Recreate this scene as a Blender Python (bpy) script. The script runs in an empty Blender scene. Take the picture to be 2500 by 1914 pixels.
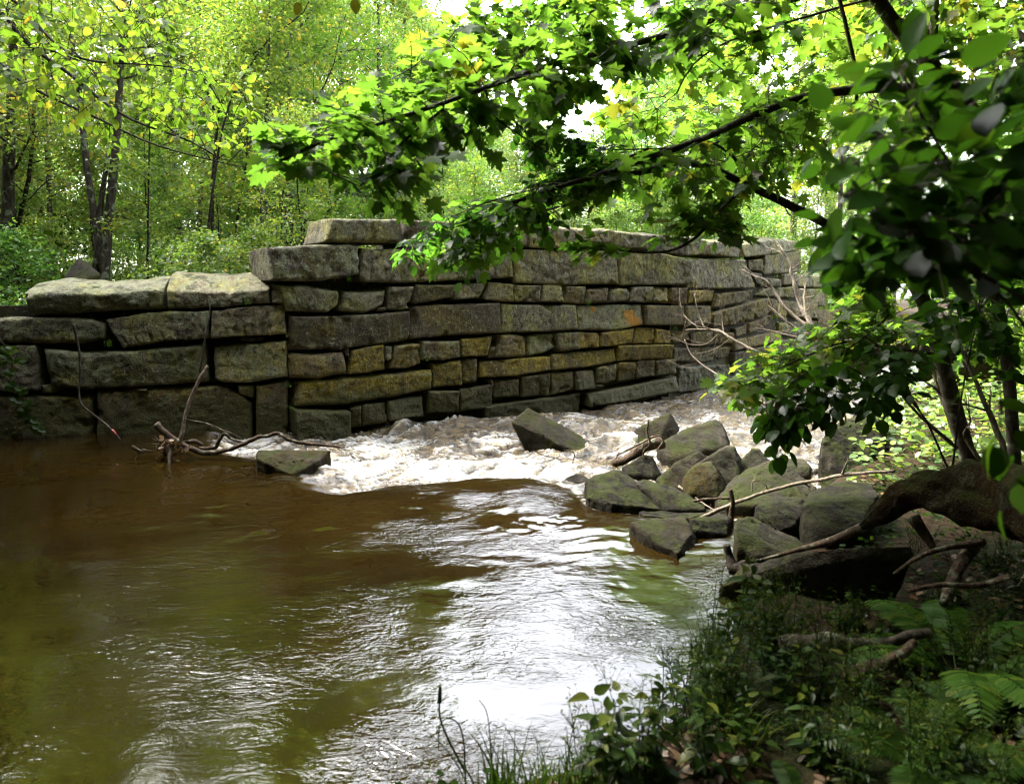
import bpy, bmesh, math, random
import numpy as np
from mathutils import Vector

R = math.radians
SC = bpy.context.scene
COL = SC.collection
rng = np.random.default_rng(7)
random.seed(7)

# ---------------------------------------------------------------- camera
CAM_Z = 1.8
F = 1750.0                       # focal length in photo pixels (photo is 2500 px wide)
PITCH = math.atan(228.0 / F)     # horizon lies 228 px above the picture centre
cd = bpy.data.cameras.new('camera')
cam = bpy.data.objects.new('camera', cd)
COL.objects.link(cam)
cam.location = (0, 0, CAM_Z)
cam.rotation_euler = (R(90) - PITCH, 0, 0)
cd.sensor_width = 36.0
cd.lens = 36.0 * F / 2500.0
cd.clip_start = 0.05
cd.clip_end = 2000
cd.dof.use_dof = True
cd.dof.focus_distance = 9.5
cd.dof.aperture_fstop = 2.8
SC.camera = cam

# ---------------------------------------------------------------- light
SUN_EL, SUN_AZ = 50.0, -62.0      # azimuth clockwise from +Y (view direction)
W = bpy.data.worlds.new('World')
SC.world = W
W.use_nodes = True
nt = W.node_tree
bg = nt.nodes['Background']
sky = nt.nodes.new('ShaderNodeTexSky')
sky.sky_type = 'NISHITA'
sky.sun_disc = False
sky.sun_elevation = R(SUN_EL)
sky.sun_rotation = R(SUN_AZ)
sky.air_density = 1.0
sky.dust_density = 4.0
hs = nt.nodes.new('ShaderNodeHueSaturation')
hs.inputs['Saturation'].default_value = 0.28
nt.links.new(sky.outputs[0], hs.inputs['Color'])
nt.links.new(hs.outputs[0], bg.inputs['Color'])
bg.inputs['Strength'].default_value = 0.15
sl = bpy.data.lights.new('sun', 'SUN')
sl.energy = 1.0
sl.angle = R(24)
sl.color = (1.0, 0.95, 0.86)
so = bpy.data.objects.new('sun', sl)
COL.objects.link(so)
sd = Vector((math.sin(R(SUN_AZ)) * math.cos(R(SUN_EL)), math.cos(R(SUN_AZ)) * math.cos(R(SUN_EL)), math.sin(R(SUN_EL))))
so.rotation_euler = sd.to_track_quat('Z', 'Y').to_euler()
so.location = sd * 50
vs = SC.view_settings
vs.view_transform = 'Standard'
vs.look = 'None'
vs.gamma = 1.0
vs.exposure = 4.4
cy = SC.cycles
cy.max_bounces = 8
cy.diffuse_bounces = 4
cy.glossy_bounces = 4
cy.transmission_bounces = 6
cy.transparent_max_bounces = 4
cy.caustics_reflective = False
cy.caustics_refractive = False
cy.use_denoising = True
cy.filter_width = 1.2
cy.sample_clamp_indirect = 6.0

# ---------------------------------------------------------------- picture points -> places
_cp, _sp = math.cos(PITCH), math.sin(PITCH)
def ray(x, y):
    a = (x - 1250.0) / F; b = (957.0 - y) / F
    return np.array([a, _cp + b * _sp, -_sp + b * _cp])
CAMP = np.array([0, 0, CAM_Z])
def at_d(x, y, d):
    r = ray(x, y); return CAMP + r * (d / r[1])
def at_z(x, y, z):
    r = ray(x, y); return CAMP + r * ((z - CAM_Z) / r[2])
CROP = {'1': (0, 450, 2.4), '2': (600, 500, 2.8), '3': (1150, 500, 2.439), '4': (1200, 900, 2.439), '5': (1700, 500, 2.1),
        '6': (0, 0, 2.195), '7': (800, 0, 1.2912), '8': (900, 1300, 1.3719), '9': (1750, 1050, 2.927), 'D': (250, 950, 3.377),
        'P': (0, 0, 0.8776), 'N': (1900, 0, 2.4)}
def S(c, x, y):
    ox, oy, s = CROP[c]; return (ox + x / s, oy + y / s)

# ---------------------------------------------------------------- noise
_perm = np.random.default_rng(3).permutation(256).astype(np.int64)
_perm = np.concatenate([_perm, _perm])
_g3 = np.random.default_rng(4).normal(size=(256, 3)); _g3 /= np.linalg.norm(_g3, axis=1)[:, None]
def perlin(p):
    p = np.asarray(p, dtype=np.float64)
    i = np.floor(p).astype(np.int64); f = p - i
    u = f * f * f * (f * (f * 6 - 15) + 10)
    i &= 255
    def g(dx, dy, dz):
        h = _perm[_perm[_perm[(i[:, 0] + dx) & 255] + ((i[:, 1] + dy) & 255)] + ((i[:, 2] + dz) & 255)]
        v = _g3[h]
        return v[:, 0] * (f[:, 0] - dx) + v[:, 1] * (f[:, 1] - dy) + v[:, 2] * (f[:, 2] - dz)
    def L(a, b, t): return a + (b - a) * t
    x00 = L(g(0, 0, 0), g(1, 0, 0), u[:, 0]); x10 = L(g(0, 1, 0), g(1, 1, 0), u[:, 0])
    x01 = L(g(0, 0, 1), g(1, 0, 1), u[:, 0]); x11 = L(g(0, 1, 1), g(1, 1, 1), u[:, 0])
    return L(L(x00, x10, u[:, 1]), L(x01, x11, u[:, 1]), u[:, 2]) * 1.5
def fbm(p, octaves=4, gain=0.5):
    a, s, t = 1.0, 0.0, 0.0
    p = np.array(p, dtype=np.float64)
    for k in range(octaves):
        s = s + a * perlin(p * (2.03 ** k) + 17.3 * k); t += a; a *= gain
    return s / t
def sstep(a, b, x):
    t = np.clip((x - a) / (b - a), 0, 1); return t * t * (3 - 2 * t)

# ---------------------------------------------------------------- object helpers
def tag(o, label=None, cat=None, group=None, kind=None):
    if label: o['label'] = label
    if cat: o['category'] = cat
    if group: o['group'] = group
    if kind: o['kind'] = kind
    return o
def mesh_from(name, verts, faces, mats=(), smooth=True, attrs=None):
    """faces: list of int arrays (n,k)"""
    me = bpy.data.meshes.new(name)
    verts = np.asarray(verts, dtype=np.float32)
    me.vertices.add(len(verts)); me.vertices.foreach_set('co', verts.ravel())
    faces = [np.asarray(f, dtype=np.int32) for f in faces if len(f)]
    nl = sum(f.size for f in faces); npoly = sum(len(f) for f in faces)
    me.loops.add(nl); me.polygons.add(npoly)
    me.loops.foreach_set('vertex_index', np.concatenate([f.ravel() for f in faces]))
    tot = np.concatenate([np.full(len(f), f.shape[1], dtype=np.int32) for f in faces])
    st = np.concatenate([[0], np.cumsum(tot)[:-1]]).astype(np.int32)
    me.polygons.foreach_set('loop_start', st)
    try: me.polygons.foreach_set('loop_total', tot)
    except Exception: pass
    me.polygons.foreach_set('use_smooth', np.full(npoly, smooth, dtype=bool))
    for k, v in (attrs or {}).items():
        at = me.attributes.new(k, 'FLOAT', 'POINT'); at.data.foreach_set('value', np.asarray(v, dtype=np.float32))
    for m in mats: me.materials.append(m)
    me.update(calc_edges=True); me.validate()
    return me
def link(name, me, parent=None):
    o = bpy.data.objects.new(name, me); COL.objects.link(o)
    if parent is not None: o.parent = parent
    return o
def empty(name, loc=(0, 0, 0)):
    o = bpy.data.objects.new(name, None); COL.objects.link(o); o.location = loc; o.empty_display_size = 0.2
    return o
def child(name, me, parent):
    """a part whose mesh is written in world coordinates under a thing's Empty"""
    o = link(name, me, parent)
    o.matrix_parent_inverse = parent.matrix_basis.inverted() if parent.type == 'EMPTY' else o.matrix_parent_inverse
    return o

def catmull(P, n):
    P = np.asarray(P, dtype=float)
    if len(P) == 2: return P[0] + (P[1] - P[0]) * np.linspace(0, 1, n)[:, None]
    Q = np.vstack([2 * P[0] - P[1], P, 2 * P[-1] - P[-2]])
    seg = np.linalg.norm(np.diff(P, axis=0), axis=1); cum = np.concatenate([[0], np.cumsum(seg)])
    t = np.linspace(0, cum[-1], n)
    i = np.clip(np.searchsorted(cum, t, side='right') - 1, 0, len(P) - 2)
    u = ((t - cum[i]) / np.maximum(seg[i], 1e-9))[:, None]
    a, b, c, d = Q[i], Q[i + 1], Q[i + 2], Q[i + 3]
    return 0.5 * ((2 * b) + (-a + c) * u + (2 * a - 5 * b + 4 * c - d) * u * u + (-a + 3 * b - 3 * c + d) * u ** 3)

class MB:
    def __init__(s): s.v, s.f, s.n, s.t = [], {}, 0, []
    def add(s, v, faces, t=0.5):
        v = np.asarray(v, dtype=float)
        for f in faces:
            f = np.asarray(f)
            if f.size: s.f.setdefault(f.shape[1], []).append(f + s.n)
        s.v.append(v); s.n += len(v)
        s.t.append(np.broadcast_to(np.asarray(t, dtype=float), (len(v),)))
    def tube(s, path, rad, sides=6, wob=0.0, t=0.5):
        P = np.asarray(path, dtype=float); n = len(P)
        rad = np.broadcast_to(np.asarray(rad, dtype=float), (n,)) if np.ndim(rad) == 0 or len(rad) == n else np.interp(np.linspace(0, 1, n), np.linspace(0, 1, len(rad)), rad)
        T = np.gradient(P, axis=0); T /= np.linalg.norm(T, axis=1)[:, None] + 1e-9
        m = T.mean(0); ref = np.array([0, 0, 1.0]) if abs(m[2]) < 0.8 * np.linalg.norm(m) else np.array([0.3, 1.0, 0])
        A = np.cross(T, ref); A /= np.linalg.norm(A, axis=1)[:, None] + 1e-9
        B = np.cross(T, A)
        th = np.linspace(0, 2 * np.pi, sides, endpoint=False)
        r = rad[:, None] * np.ones((1, sides))
        if wob:
            base = P[:, None, :] + np.cos(th)[None, :, None] * A[:, None, :] * 0.3 + np.sin(th)[None, :, None] * B[:, None, :] * 0.3
            r = r * (1 + wob * perlin(base.reshape(-1, 3) * 3.0 + 5).reshape(n, sides) + 0.5 * wob * perlin(base.reshape(-1, 3) * 9.0).reshape(n, sides))
        V = P[:, None, :] + r[:, :, None] * (np.cos(th)[None, :, None] * A[:, None, :] + np.sin(th)[None, :, None] * B[:, None, :])
        idx = np.arange(n * sides).reshape(n, sides)
        q = np.stack([idx[:-1], np.roll(idx, -1, 1)[:-1], np.roll(idx, -1, 1)[1:], idx[1:]], -1).reshape(-1, 4)
        Vf = np.vstack([V.reshape(-1, 3), P[0], P[-1]])
        c0, c1 = n * sides, n * sides + 1
        e0 = np.stack([np.roll(idx[0], -1), idx[0], np.full(sides, c0)], -1)
        e1 = np.stack([idx[-1], np.roll(idx[-1], -1), np.full(sides, c1)], -1)
        s.add(Vf, [q, e0, e1], t)
    def mesh(s, name, mats, smooth=True):
        return mesh_from(name, np.vstack(s.v), [np.vstack(x) for x in s.f.values()], mats, smooth, {'tint': np.concatenate(s.t)})

# leaf outlines: base at (0,0), tip at (0,1)
def _sym(half):
    h = np.array(half, dtype=float); o = np.vstack([h, (h[1:-1] * [-1, 1])[::-1]]); return o
MAPLE = _sym([(0, 0.0), (0.2, -0.1), (0.34, 0.06), (0.58, 0.14), (0.44, 0.26), (0.36, 0.34), (0.52, 0.46), (0.62, 0.7), (0.4, 0.64), (0.22, 0.58), (0.27, 0.78), (0.13, 0.84), (0, 1.08)])
POINT = _sym([(0, 0), (0.19, 0.1), (0.25, 0.3), (0.19, 0.58), (0.08, 0.84), (0, 1.0)])
OVATE = _sym([(0, 0), (0.22, 0.08), (0.36, 0.28), (0.36, 0.52), (0.22, 0.8), (0, 1.0)])
LANCE = _sym([(0, 0), (0.13, 0.2), (0.15, 0.45), (0.08, 0.75), (0, 1.0)])
ROUND = _sym([(0, 0), (0.3, 0.06), (0.46, 0.3), (0.45, 0.6), (0.26, 0.88), (0, 1.0)])
def leaf_tmpl(outline, fold=0.12, droop=0.15):
    c = np.array([[0, 0.4]])
    o = np.vstack([outline, c])
    z = np.abs(o[:, 0]) * fold - droop * o[:, 1] ** 2
    v = np.column_stack([o, z]); n = len(outline)
    f = np.array([[i, (i + 1) % n, n] for i in range(n)])
    return v, f
KITE = (np.array([[0, 0, 0], [0.33, 0.45, 0.05], [0, 1, -0.12], [-0.33, 0.45, 0.05]]), np.array([[0, 1, 2, 3]]))
T_POINT = leaf_tmpl(POINT, .2, .25)
T_MAPLE, T_OVATE, T_LANCE, T_ROUND = leaf_tmpl(MAPLE), leaf_tmpl(OVATE), leaf_tmpl(LANCE), leaf_tmpl(ROUND, .06)
def leaves(mb, P, D, N, size, tmpl, tint):
    P, D, N = (np.asarray(a, dtype=float) for a in (P, D, N)); n = len(P)
    if n == 0: return
    D = D / (np.linalg.norm(D, axis=1)[:, None] + 1e-9)
    X = np.cross(D, N); X /= np.linalg.norm(X, axis=1)[:, None] + 1e-9
    Z = np.cross(X, D)
    tv, tf = tmpl
    size = np.broadcast_to(size, (n,))
    V = P[:, None, :] + size[:, None, None] * (tv[None, :, 0, None] * X[:, None, :] + tv[None, :, 1, None] * D[:, None, :] + tv[None, :, 2, None] * Z[:, None, :])
    k = len(tv)
    Fc = (tf[None] + (np.arange(n) * k)[:, None, None]).reshape(-1, tf.shape[1])
    mb.add(V.reshape(-1, 3), [Fc], np.repeat(np.broadcast_to(tint, (n,)), k))
def rdir(n, r=None):
    v = (r or rng).normal(size=(n, 3)); return v / np.linalg.norm(v, axis=1)[:, None]

# ---------------------------------------------------------------- materials
def newmat(name):
    m = bpy.data.materials.new(name); m.use_nodes = True
    t = m.node_tree; t.nodes.clear()
    out = t.nodes.new('ShaderNodeOutputMaterial')
    return m, t, out
class NB:
    def __init__(s, t): s.t = t
    def n(s, typ, **kw):
        d = s.t.nodes.new(typ)
        for k, v in kw.items():
            if k.startswith('i_'):
                key = k[2:]; key = int(key) if key.isdigit() else key.replace('_', ' ')
                inp = d.inputs[key]
                if hasattr(v, 'is_linked') or isinstance(v, bpy.types.NodeSocket): s.t.links.new(v, inp)
                else: inp.default_value = v
            else: setattr(d, k, v)
        return d
    def link(s, a, b): s.t.links.new(a, b)
    def noise(s, vec, scale, detail=4, rough=0.55, dist=0.0):
        d = s.n('ShaderNodeTexNoise'); s.link(vec, d.inputs['Vector'])
        d.inputs['Scale'].default_value = scale; d.inputs['Detail'].default_value = detail
        d.inputs['Roughness'].default_value = rough; d.inputs['Distortion'].default_value = dist
        return d.outputs['Fac']
    def ramp(s, fac, stops, interp='LINEAR'):
        d = s.n('ShaderNodeValToRGB'); s.link(fac, d.inputs['Fac']); cr = d.color_ramp; cr.interpolation = interp
        while len(cr.elements) < len(stops): cr.elements.new(0.5)
        for e, (p, c) in zip(cr.elements, stops):
            e.position = p; e.color = (c, c, c, 1) if isinstance(c, (int, float)) else (*c, 1)
        return d.outputs['Color']
    def mix(s, fac, a, b, mode='MIX'):
        d = s.n('ShaderNodeMix', data_type='RGBA', blend_type=mode)
        for inp, v in ((d.inputs[0], fac), (d.inputs[6], a), (d.inputs[7], b)):
            if isinstance(v, bpy.types.NodeSocket): s.link(v, inp)
            elif isinstance(v, (int, float)): inp.default_value = v if inp.type == 'VALUE' else (v, v, v, 1)
            else: inp.default_value = (*v, 1)
        return d.outputs[2]
    def math(s, op, a, b=0.0, clamp=False):
        d = s.n('ShaderNodeMath', operation=op, use_clamp=clamp)
        for inp, v in ((d.inputs[0], a), (d.inputs[1], b)):
            if isinstance(v, bpy.types.NodeSocket): s.link(v, inp)
            else: inp.default_value = v
        return d.outputs[0]
    def bump(s, h, strength, dist, normal=None):
        d = s.n('ShaderNodeBump'); s.link(h, d.inputs['Height']); d.inputs['Strength'].default_value = strength; d.inputs['Distance'].default_value = dist
        if normal is not None: s.link(normal, d.inputs['Normal'])
        return d.outputs['Normal']

def granite(name, moss=0.0, lich=0.5, wetz=None, orange=None, dark=1.0):
    """moss: how much of the upward faces is moss; wetz: height below which the stone is stained dark and slimy"""
    m, t, out = newmat(name); b = NB(t)
    co = b.n('ShaderNodeTexCoord').outputs['Object']
    oi = b.n('ShaderNodeObjectInfo')
    geo = b.n('ShaderNodeNewGeometry')
    grain = b.noise(co, 90, 3, 0.7)
    mid = b.noise(co, 15, 8, 0.72)
    big = b.noise(co, 2.1, 5, 0.6, 0.4)
    base = b.mix(1.0, b.mix(1.0, b.mix(1.0, oi.outputs['Color'], (0.585 * dark, 0.535 * dark, 0.405 * dark), 'MULTIPLY'), b.ramp(grain, [(0.3, 0.55), (0.5, 1.0), (0.68, 1.45)]), 'MULTIPLY'),
                 b.ramp(mid, [(0.3, 0.35), (0.5, 1.0), (0.7, 1.75)]), 'MULTIPLY')
    base = b.mix(1.0, base, b.ramp(big, [(0.3, (0.5, 0.42, 0.3)), (0.47, (1, 1, 1)), (0.58, (1.12, 1.14, 0.5)), (0.72, (1.5, 1.42, 1.05))]), 'MULTIPLY')
    # run-off streaks
    mp = b.n('ShaderNodeMapping'); b.link(co, mp.inputs['Vector']); mp.inputs['Scale'].default_value = (5, 5, 0.7)
    st = b.noise(mp.outputs['Vector'], 1.0, 4, 0.6)
    base = b.mix(b.ramp(st, [(0.52, 0.0), (0.68, 0.6)]), base, (0.045, 0.038, 0.03))
    # lichen
    alpha = oi.outputs['Alpha']
    ln = b.noise(co, 5.5, 10, 0.68)
    lf = b.math('MULTIPLY', b.ramp(b.math('ADD', ln, b.math('MULTIPLY', b.math('SUBTRACT', alpha, 0.5), 0.28)), [(0.54, 0.0), (0.60, 1.0)]), lich)
    lcol = b.mix(b.noise(co, 14, 4), (0.085 * dark, 0.095 * dark, 0.04 * dark), (0.21 * dark, 0.22 * dark, 0.13 * dark))
    base = b.mix(lf, base, lcol)
    ln2 = b.noise(co, 17, 8, 0.66)
    base = b.mix(b.math('MULTIPLY', b.ramp(ln2, [(0.595, 0.0), (0.63, 1.0)]), 0.9 * lich), base, (0.30 * dark, 0.305 * dark, 0.2 * dark))
    black = b.noise(co, 13, 8, 0.7)
    base = b.mix(b.ramp(black, [(0.55, 0.0), (0.62, 0.8)]), base, (0.02, 0.02, 0.014))
    rough = 0.85
    if moss > 0:
        nz = b.n('ShaderNodeSeparateXYZ'); b.link(geo.outputs['Normal'], nz.inputs[0])
        mn = b.noise(co, 4, 8, 0.65)
        mf = b.ramp(b.math('ADD', b.math('MULTIPLY', nz.outputs['Z'], 0.28), mn), [(0.83 - 0.3 * moss, 0.0), (0.93 - 0.3 * moss, 1.0)])
        mcol = b.mix(b.noise(co, 30, 4), (0.006, 0.009, 0.002), (0.032, 0.038, 0.006))
        base = b.mix(b.math('MULTIPLY', mf, 0.9), base, mcol)
    if wetz is not None:
        pz = b.n('ShaderNodeSeparateXYZ'); b.link(co, pz.inputs[0])
        w = b.math('ADD', pz.outputs['Z'], b.math('MULTIPLY', b.math('SUBTRACT', big, 0.5), -0.9))
        wf = b.ramp(b.math('ADD', b.math('MULTIPLY', w, 1.0), 0.5 - wetz), [(0.36, 1.0), (0.56, 0.0)])
        base = b.mix(b.math('MULTIPLY', wf, 0.85), base, b.mix(mid, (0.007, 0.007, 0.002), (0.075, 0.07, 0.014)))
        rough = b.mix(wf, 0.85, 0.55)
    if orange is not None:
        om = None
        for c_, r_ in orange:
            d_ = b.n('ShaderNodeVectorMath', operation='DISTANCE'); b.link(co, d_.inputs[0]); d_.inputs[1].default_value = c_
            g_ = b.math('SUBTRACT', 1.0, b.math('DIVIDE', d_.outputs['Value'], r_), True)
            om = g_ if om is None else b.math('MAXIMUM', om, g_)
        of = b.ramp(b.math('ADD', b.math('MULTIPLY', om, 0.45), b.math('MULTIPLY', b.noise(co, 9, 10, 0.75), 0.9)), [(0.66, 0.0), (0.71, 1.0)])
        of = b.math('MULTIPLY', of, b.ramp(om, [(0.0, 0.0), (0.12, 1.0)]))
        base = b.mix(of, base, b.mix(b.noise(co, 40, 4), (0.16, 0.08, 0.012), (0.34, 0.17, 0.02)))
    h = b.math('ADD', b.math('MULTIPLY', b.noise(co, 34, 6, 0.65), 0.7), b.math('MULTIPLY', grain, 0.3))
    nrm = b.bump(h, 1.0, 0.05)
    p = b.n('ShaderNodeBsdfPrincipled'); b.link(base, p.inputs['Base Color']); b.link(nrm, p.inputs['Normal'])
    if isinstance(rough, float): p.inputs['Roughness'].default_value = rough
    else: b.link(rough, p.inputs['Roughness'])
    p.inputs['Specular IOR Level'].default_value = 0.2 if dark == 1.0 else 0.07
    b.link(p.outputs[0], out.inputs['Surface'])
    return m

def leafmat(name, stops, trans=0.5, gloss=0.07, rough=0.35, tscale=1.6):
    m, t, out = newmat(name); b = NB(t)
    at = b.n('ShaderNodeAttribute', attribute_name='tint')
    oi = b.n('ShaderNodeObjectInfo')
    c = b.ramp(at.outputs['Fac'], stops)
    c = b.mix(1.0, c, oi.outputs['Color'], 'MULTIPLY')
    tc = b.mix(1.0, c, (1.12 * tscale, 1.12 * tscale, 0.6 * tscale), 'MULTIPLY')
    di = b.n('ShaderNodeBsdfDiffuse'); b.link(c, di.inputs['Color'])
    tr = b.n('ShaderNodeBsdfTranslucent'); b.link(tc, tr.inputs['Color'])
    mx = b.n('ShaderNodeMixShader'); mx.inputs[0].default_value = trans
    b.link(di.outputs[0], mx.inputs[1]); b.link(tr.outputs[0], mx.inputs[2])
    gl = b.n('ShaderNodeBsdfGlossy'); gl.inputs['Roughness'].default_value = rough; gl.inputs['Color'].default_value = (1, 1, 1, 1)
    m2 = b.n('ShaderNodeMixShader'); m2.inputs[0].default_value = gloss
    b.link(mx.outputs[0], m2.inputs[1]); b.link(gl.outputs[0], m2.inputs[2])
    b.link(m2.outputs[0], out.inputs['Surface'])
    return m

def barkmat(name, c0, c1, lichen=0.0, scale=1.0):
    m, t, out = newmat(name); b = NB(t)
    co = b.n('ShaderNodeTexCoord').outputs['Object']
    mp = b.n('ShaderNodeMapping'); b.link(co, mp.inputs['Vector']); mp.inputs['Scale'].default_value = (14 * scale, 14 * scale, 3.5 * scale)
    f = b.noise(mp.outputs['Vector'], 1.6, 6, 0.65)
    c = b.mix(b.ramp(f, [(0.35, 0.0), (0.65, 1.0)]), c0, c1)
    if lichen:
        l = b.noise(co, 7 * scale, 6, 0.6)
        c = b.mix(b.math('MULTIPLY', b.ramp(l, [(0.55, 0.0), (0.62, 1.0)]), lichen), c, (0.26, 0.3, 0.2))
    p = b.n('ShaderNodeBsdfPrincipled'); b.link(c, p.inputs['Base Color']); p.inputs['Roughness'].default_value = 0.85; p.inputs['Specular IOR Level'].default_value = 0.12
    b.link(b.bump(f, 0.8, 0.02), p.inputs['Normal'])
    b.link(p.outputs[0], out.inputs['Surface'])
    return m

M_WALL = granite('lichened granite', 0.12, 0.55, 0.42)
M_ROCK = granite('mossy granite', 0.38, 0.3, 0.08, None, 0.17)
M_CORE = barkmat('dark backing', (0.012, 0.011, 0.009), (0.03, 0.027, 0.02))
GREEN = [(0.0, (0.042, 0.085, 0.018)), (0.35, (0.085, 0.148, 0.028)), (0.7, (0.14, 0.19, 0.036)), (0.9, (0.2, 0.215, 0.04)), (1.0, (0.3, 0.22, 0.035))]
M_LEAF = leafmat('forest leaf', GREEN, 0.5, 0.03, 0.4)
M_MAPLE = leafmat('maple leaf', [(0.0, (0.022, 0.055, 0.008)), (0.5, (0.044, 0.094, 0.013)), (0.9, (0.066, 0.115, 0.016)), (1.0, (0.11, 0.115, 0.016))], 0.78, 0.01, 0.4, 1.75)
M_CANOPY = leafmat('high canopy leaf', [(0.0, (0.02, 0.05, 0.005)), (1.0, (0.05, 0.09, 0.01))], 0.3, 0.0, 0.4, 1.0)  # for the added shade trees, lets little light through
M_BIRCH = leafmat('birch leaf', [(0.0, (0.05, 0.10, 0.010)), (0.5, (0.085, 0.145, 0.017)), (0.85, (0.15, 0.18, 0.022)), (1.0, (0.28, 0.17, 0.02))], 0.55, 0.015, 0.35, 2.0)
M_SHRUB = leafmat('shrub leaf', [(0.0, (0.008, 0.024, 0.003)), (0.6, (0.017, 0.048, 0.004)), (1.0, (0.045, 0.09, 0.007))], 0.45, 0.008, 0.3)
M_HERB = leafmat('herb leaf', [(0.0, (0.009, 0.022, 0.003)), (0.6, (0.021, 0.048, 0.006)), (1.0, (0.07, 0.085, 0.011))], 0.42, 0.008, 0.4)
M_LITTER = leafmat('fallen leaf', [(0.0, (0.03, 0.02, 0.01)), (0.6, (0.09, 0.05, 0.02)), (0.9, (0.2, 0.1, 0.03)), (1.0, (0.3, 0.2, 0.04))], 0.1, 0.03, 0.6)
M_BARK = barkmat('grey brown bark', (0.018, 0.014, 0.010), (0.075, 0.062, 0.046), 0.5)
M_BARKD = barkmat('dark bark', (0.010, 0.008, 0.005), (0.04, 0.03, 0.021), 0.15, 2.0)
M_DEAD = barkmat('bleached dead wood', (0.075, 0.06, 0.042), (0.19, 0.155, 0.115), 0.0, 2.0)
M_STICK = barkmat('wet driftwood bark', (0.016, 0.011, 0.007), (0.075, 0.048, 0.03), 0.35, 2.0)

# ---------------------------------------------------------------- plan of the place
def Pz(pts, z=0.0): return np.array([at_z(*S('P', *p), z)[:2] for p in pts])
WA0, WA1 = Pz([(0, 940), (615, 915)])
_ld = (WA1 - WA0) / np.linalg.norm(WA1 - WA0)
WL = WA0 - _ld * 14.0
WC0 = WA1 + np.array([0.0, -0.12])
WB = at_d(1654, 1000, 15.0)[:2]
WE = at_d(1966, 1000, 20.5)[:2]
WEND = WE + (WE - WB) / np.linalg.norm(WE - WB) * 30
WALL_LINE = np.array([WL, WA1, WB, WE, WEND])
CREST = np.vstack([[(-9.0, 16.0)], Pz([(430, 965), (560, 995), (640, 1050), (730, 1062), (850, 1042), (1000, 1032), (1130, 1028), (1200, 1055), (1260, 1095), (1330, 1105)]), [(2.0, 5.6), (6.0, 4.6)]])
SHORE = np.vstack([[(-4.5, 0.6), (-1.5, 1.9)], Pz([(900, 1690), (1150, 1640), (1380, 1560), (1500, 1420), (1580, 1300), (1625, 1240), (1700, 1150), (1790, 1010)]), [(4.4, 9.5), (5.6, 11.5), (7.5, 13.5), (11, 18), (18, 26), (40, 50)]])

def signed(line, X, Y):
    """signed distance to a polyline: positive on its right-hand side"""
    best = np.full(X.shape, 1e9); sg = np.ones(X.shape)
    for a, b in zip(line[:-1], line[1:]):
        d = b - a; L2 = d @ d
        t = np.clip(((X - a[0]) * d[0] + (Y - a[1]) * d[1]) / L2, 0, 1)
        dx, dy = X - a[0] - t * d[0], Y - a[1] - t * d[1]
        D = np.hypot(dx, dy); cr = d[0] * dy - d[1] * dx
        m = D < best - 1e-9
        best = np.where(m, D, best); sg = np.where(m, np.where(cr > 0, -1, 1), sg)
    return best * sg
def ground_z(X, Y):
    X = np.asarray(X, dtype=float); Y = np.asarray(Y, dtype=float)
    sh = signed(SHORE, X, Y)            # + = right bank
    wl = -signed(WALL_LINE, X, Y)       # + = behind the wall
    q = np.stack([X.ravel(), Y.ravel(), np.zeros(X.size)], 1)
    n = (fbm(q * 0.55, 4)).reshape(X.shape); n2 = fbm(q * 2.7 + 9, 3).reshape(X.shape)
    right = -0.22 + 0.32 * sstep(-0.3, 0.3, sh) + 0.24 * sstep(0.9, 3.0, sh) + 0.5 * sstep(3.0, 9, sh) + 0.12 * n * sstep(0.5, 2.0, sh) + 0.03 * n2
    back = 0.95 + 0.25 * n + 0.05 * n2 + 0.6 * sstep(8, 60, wl)
    bed = -1.1
    z = np.where(sh > -0.6, bed + (right - bed) * sstep(-0.6, -0.05, sh), bed)
    z = np.where(wl > 0.35, bed + (back - bed) * sstep(0.35, 0.75, wl), z)
    return z
def ground_at(x, y): return float(ground_z(np.array([x]), np.array([y]))[0])
def ground_hit(px, py, zmax=3.0):
    r = ray(px, py)
    for d in np.arange(1.0, 40, 0.03):
        p = CAMP + r * (d / r[1])
        if p[2] < ground_at(p[0], p[1]): return p
    return CAMP + r * (8 / r[1])

# ---------------------------------------------------------------- ground: one sheet to the horizon
def ground():
    u = np.linspace(-1, 1, 341); g = np.sinh(u * 4.6) / math.sinh(4.6)
    X, Y = np.meshgrid(g * 300 + 1.0, g * 300 + 6.0)
    Z = ground_z(X, Y)
    v = np.stack([X, Y, Z], -1).reshape(-1, 3); n = X.shape[1]
    i = np.arange(n * n).reshape(n, n)
    f = np.stack([i[:-1, :-1], i[:-1, 1:], i[1:, 1:], i[1:, :-1]], -1).reshape(-1, 4)
    m, t, out = newmat('forest floor'); b = NB(t)
    co = b.n('ShaderNodeTexCoord').outputs['Object']
    n1 = b.noise(co, 1.2, 6); n2_ = b.noise(co, 18, 6, 0.65); n3 = b.noise(co, 45, 4)
    c = b.mix(b.ramp(n2_, [(0.35, 0.0), (0.65, 1.0)]), (0.008, 0.005, 0.0025), (0.030, 0.018, 0.009))
    c = b.mix(b.ramp(n3, [(0.6, 0.0), (0.66, 0.8)]), c, (0.05, 0.032, 0.016))
    c = b.mix(b.ramp(n1, [(0.5, 0.0), (0.62, 0.75)]), c, (0.012, 0.02, 0.005))
    p = b.n('ShaderNodeBsdfPrincipled'); b.link(c, p.inputs['Base Color']); p.inputs['Roughness'].default_value = 0.9; p.inputs['Specular IOR Level'].default_value = 0.06
    b.link(b.bump(n2_, 1.0, 0.04), p.inputs['Normal']); b.link(p.outputs[0], out.inputs['Surface'])
    o = link('ground', mesh_from('ground', v, [f], [m])); tag(o, kind='structure')
ground()

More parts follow.
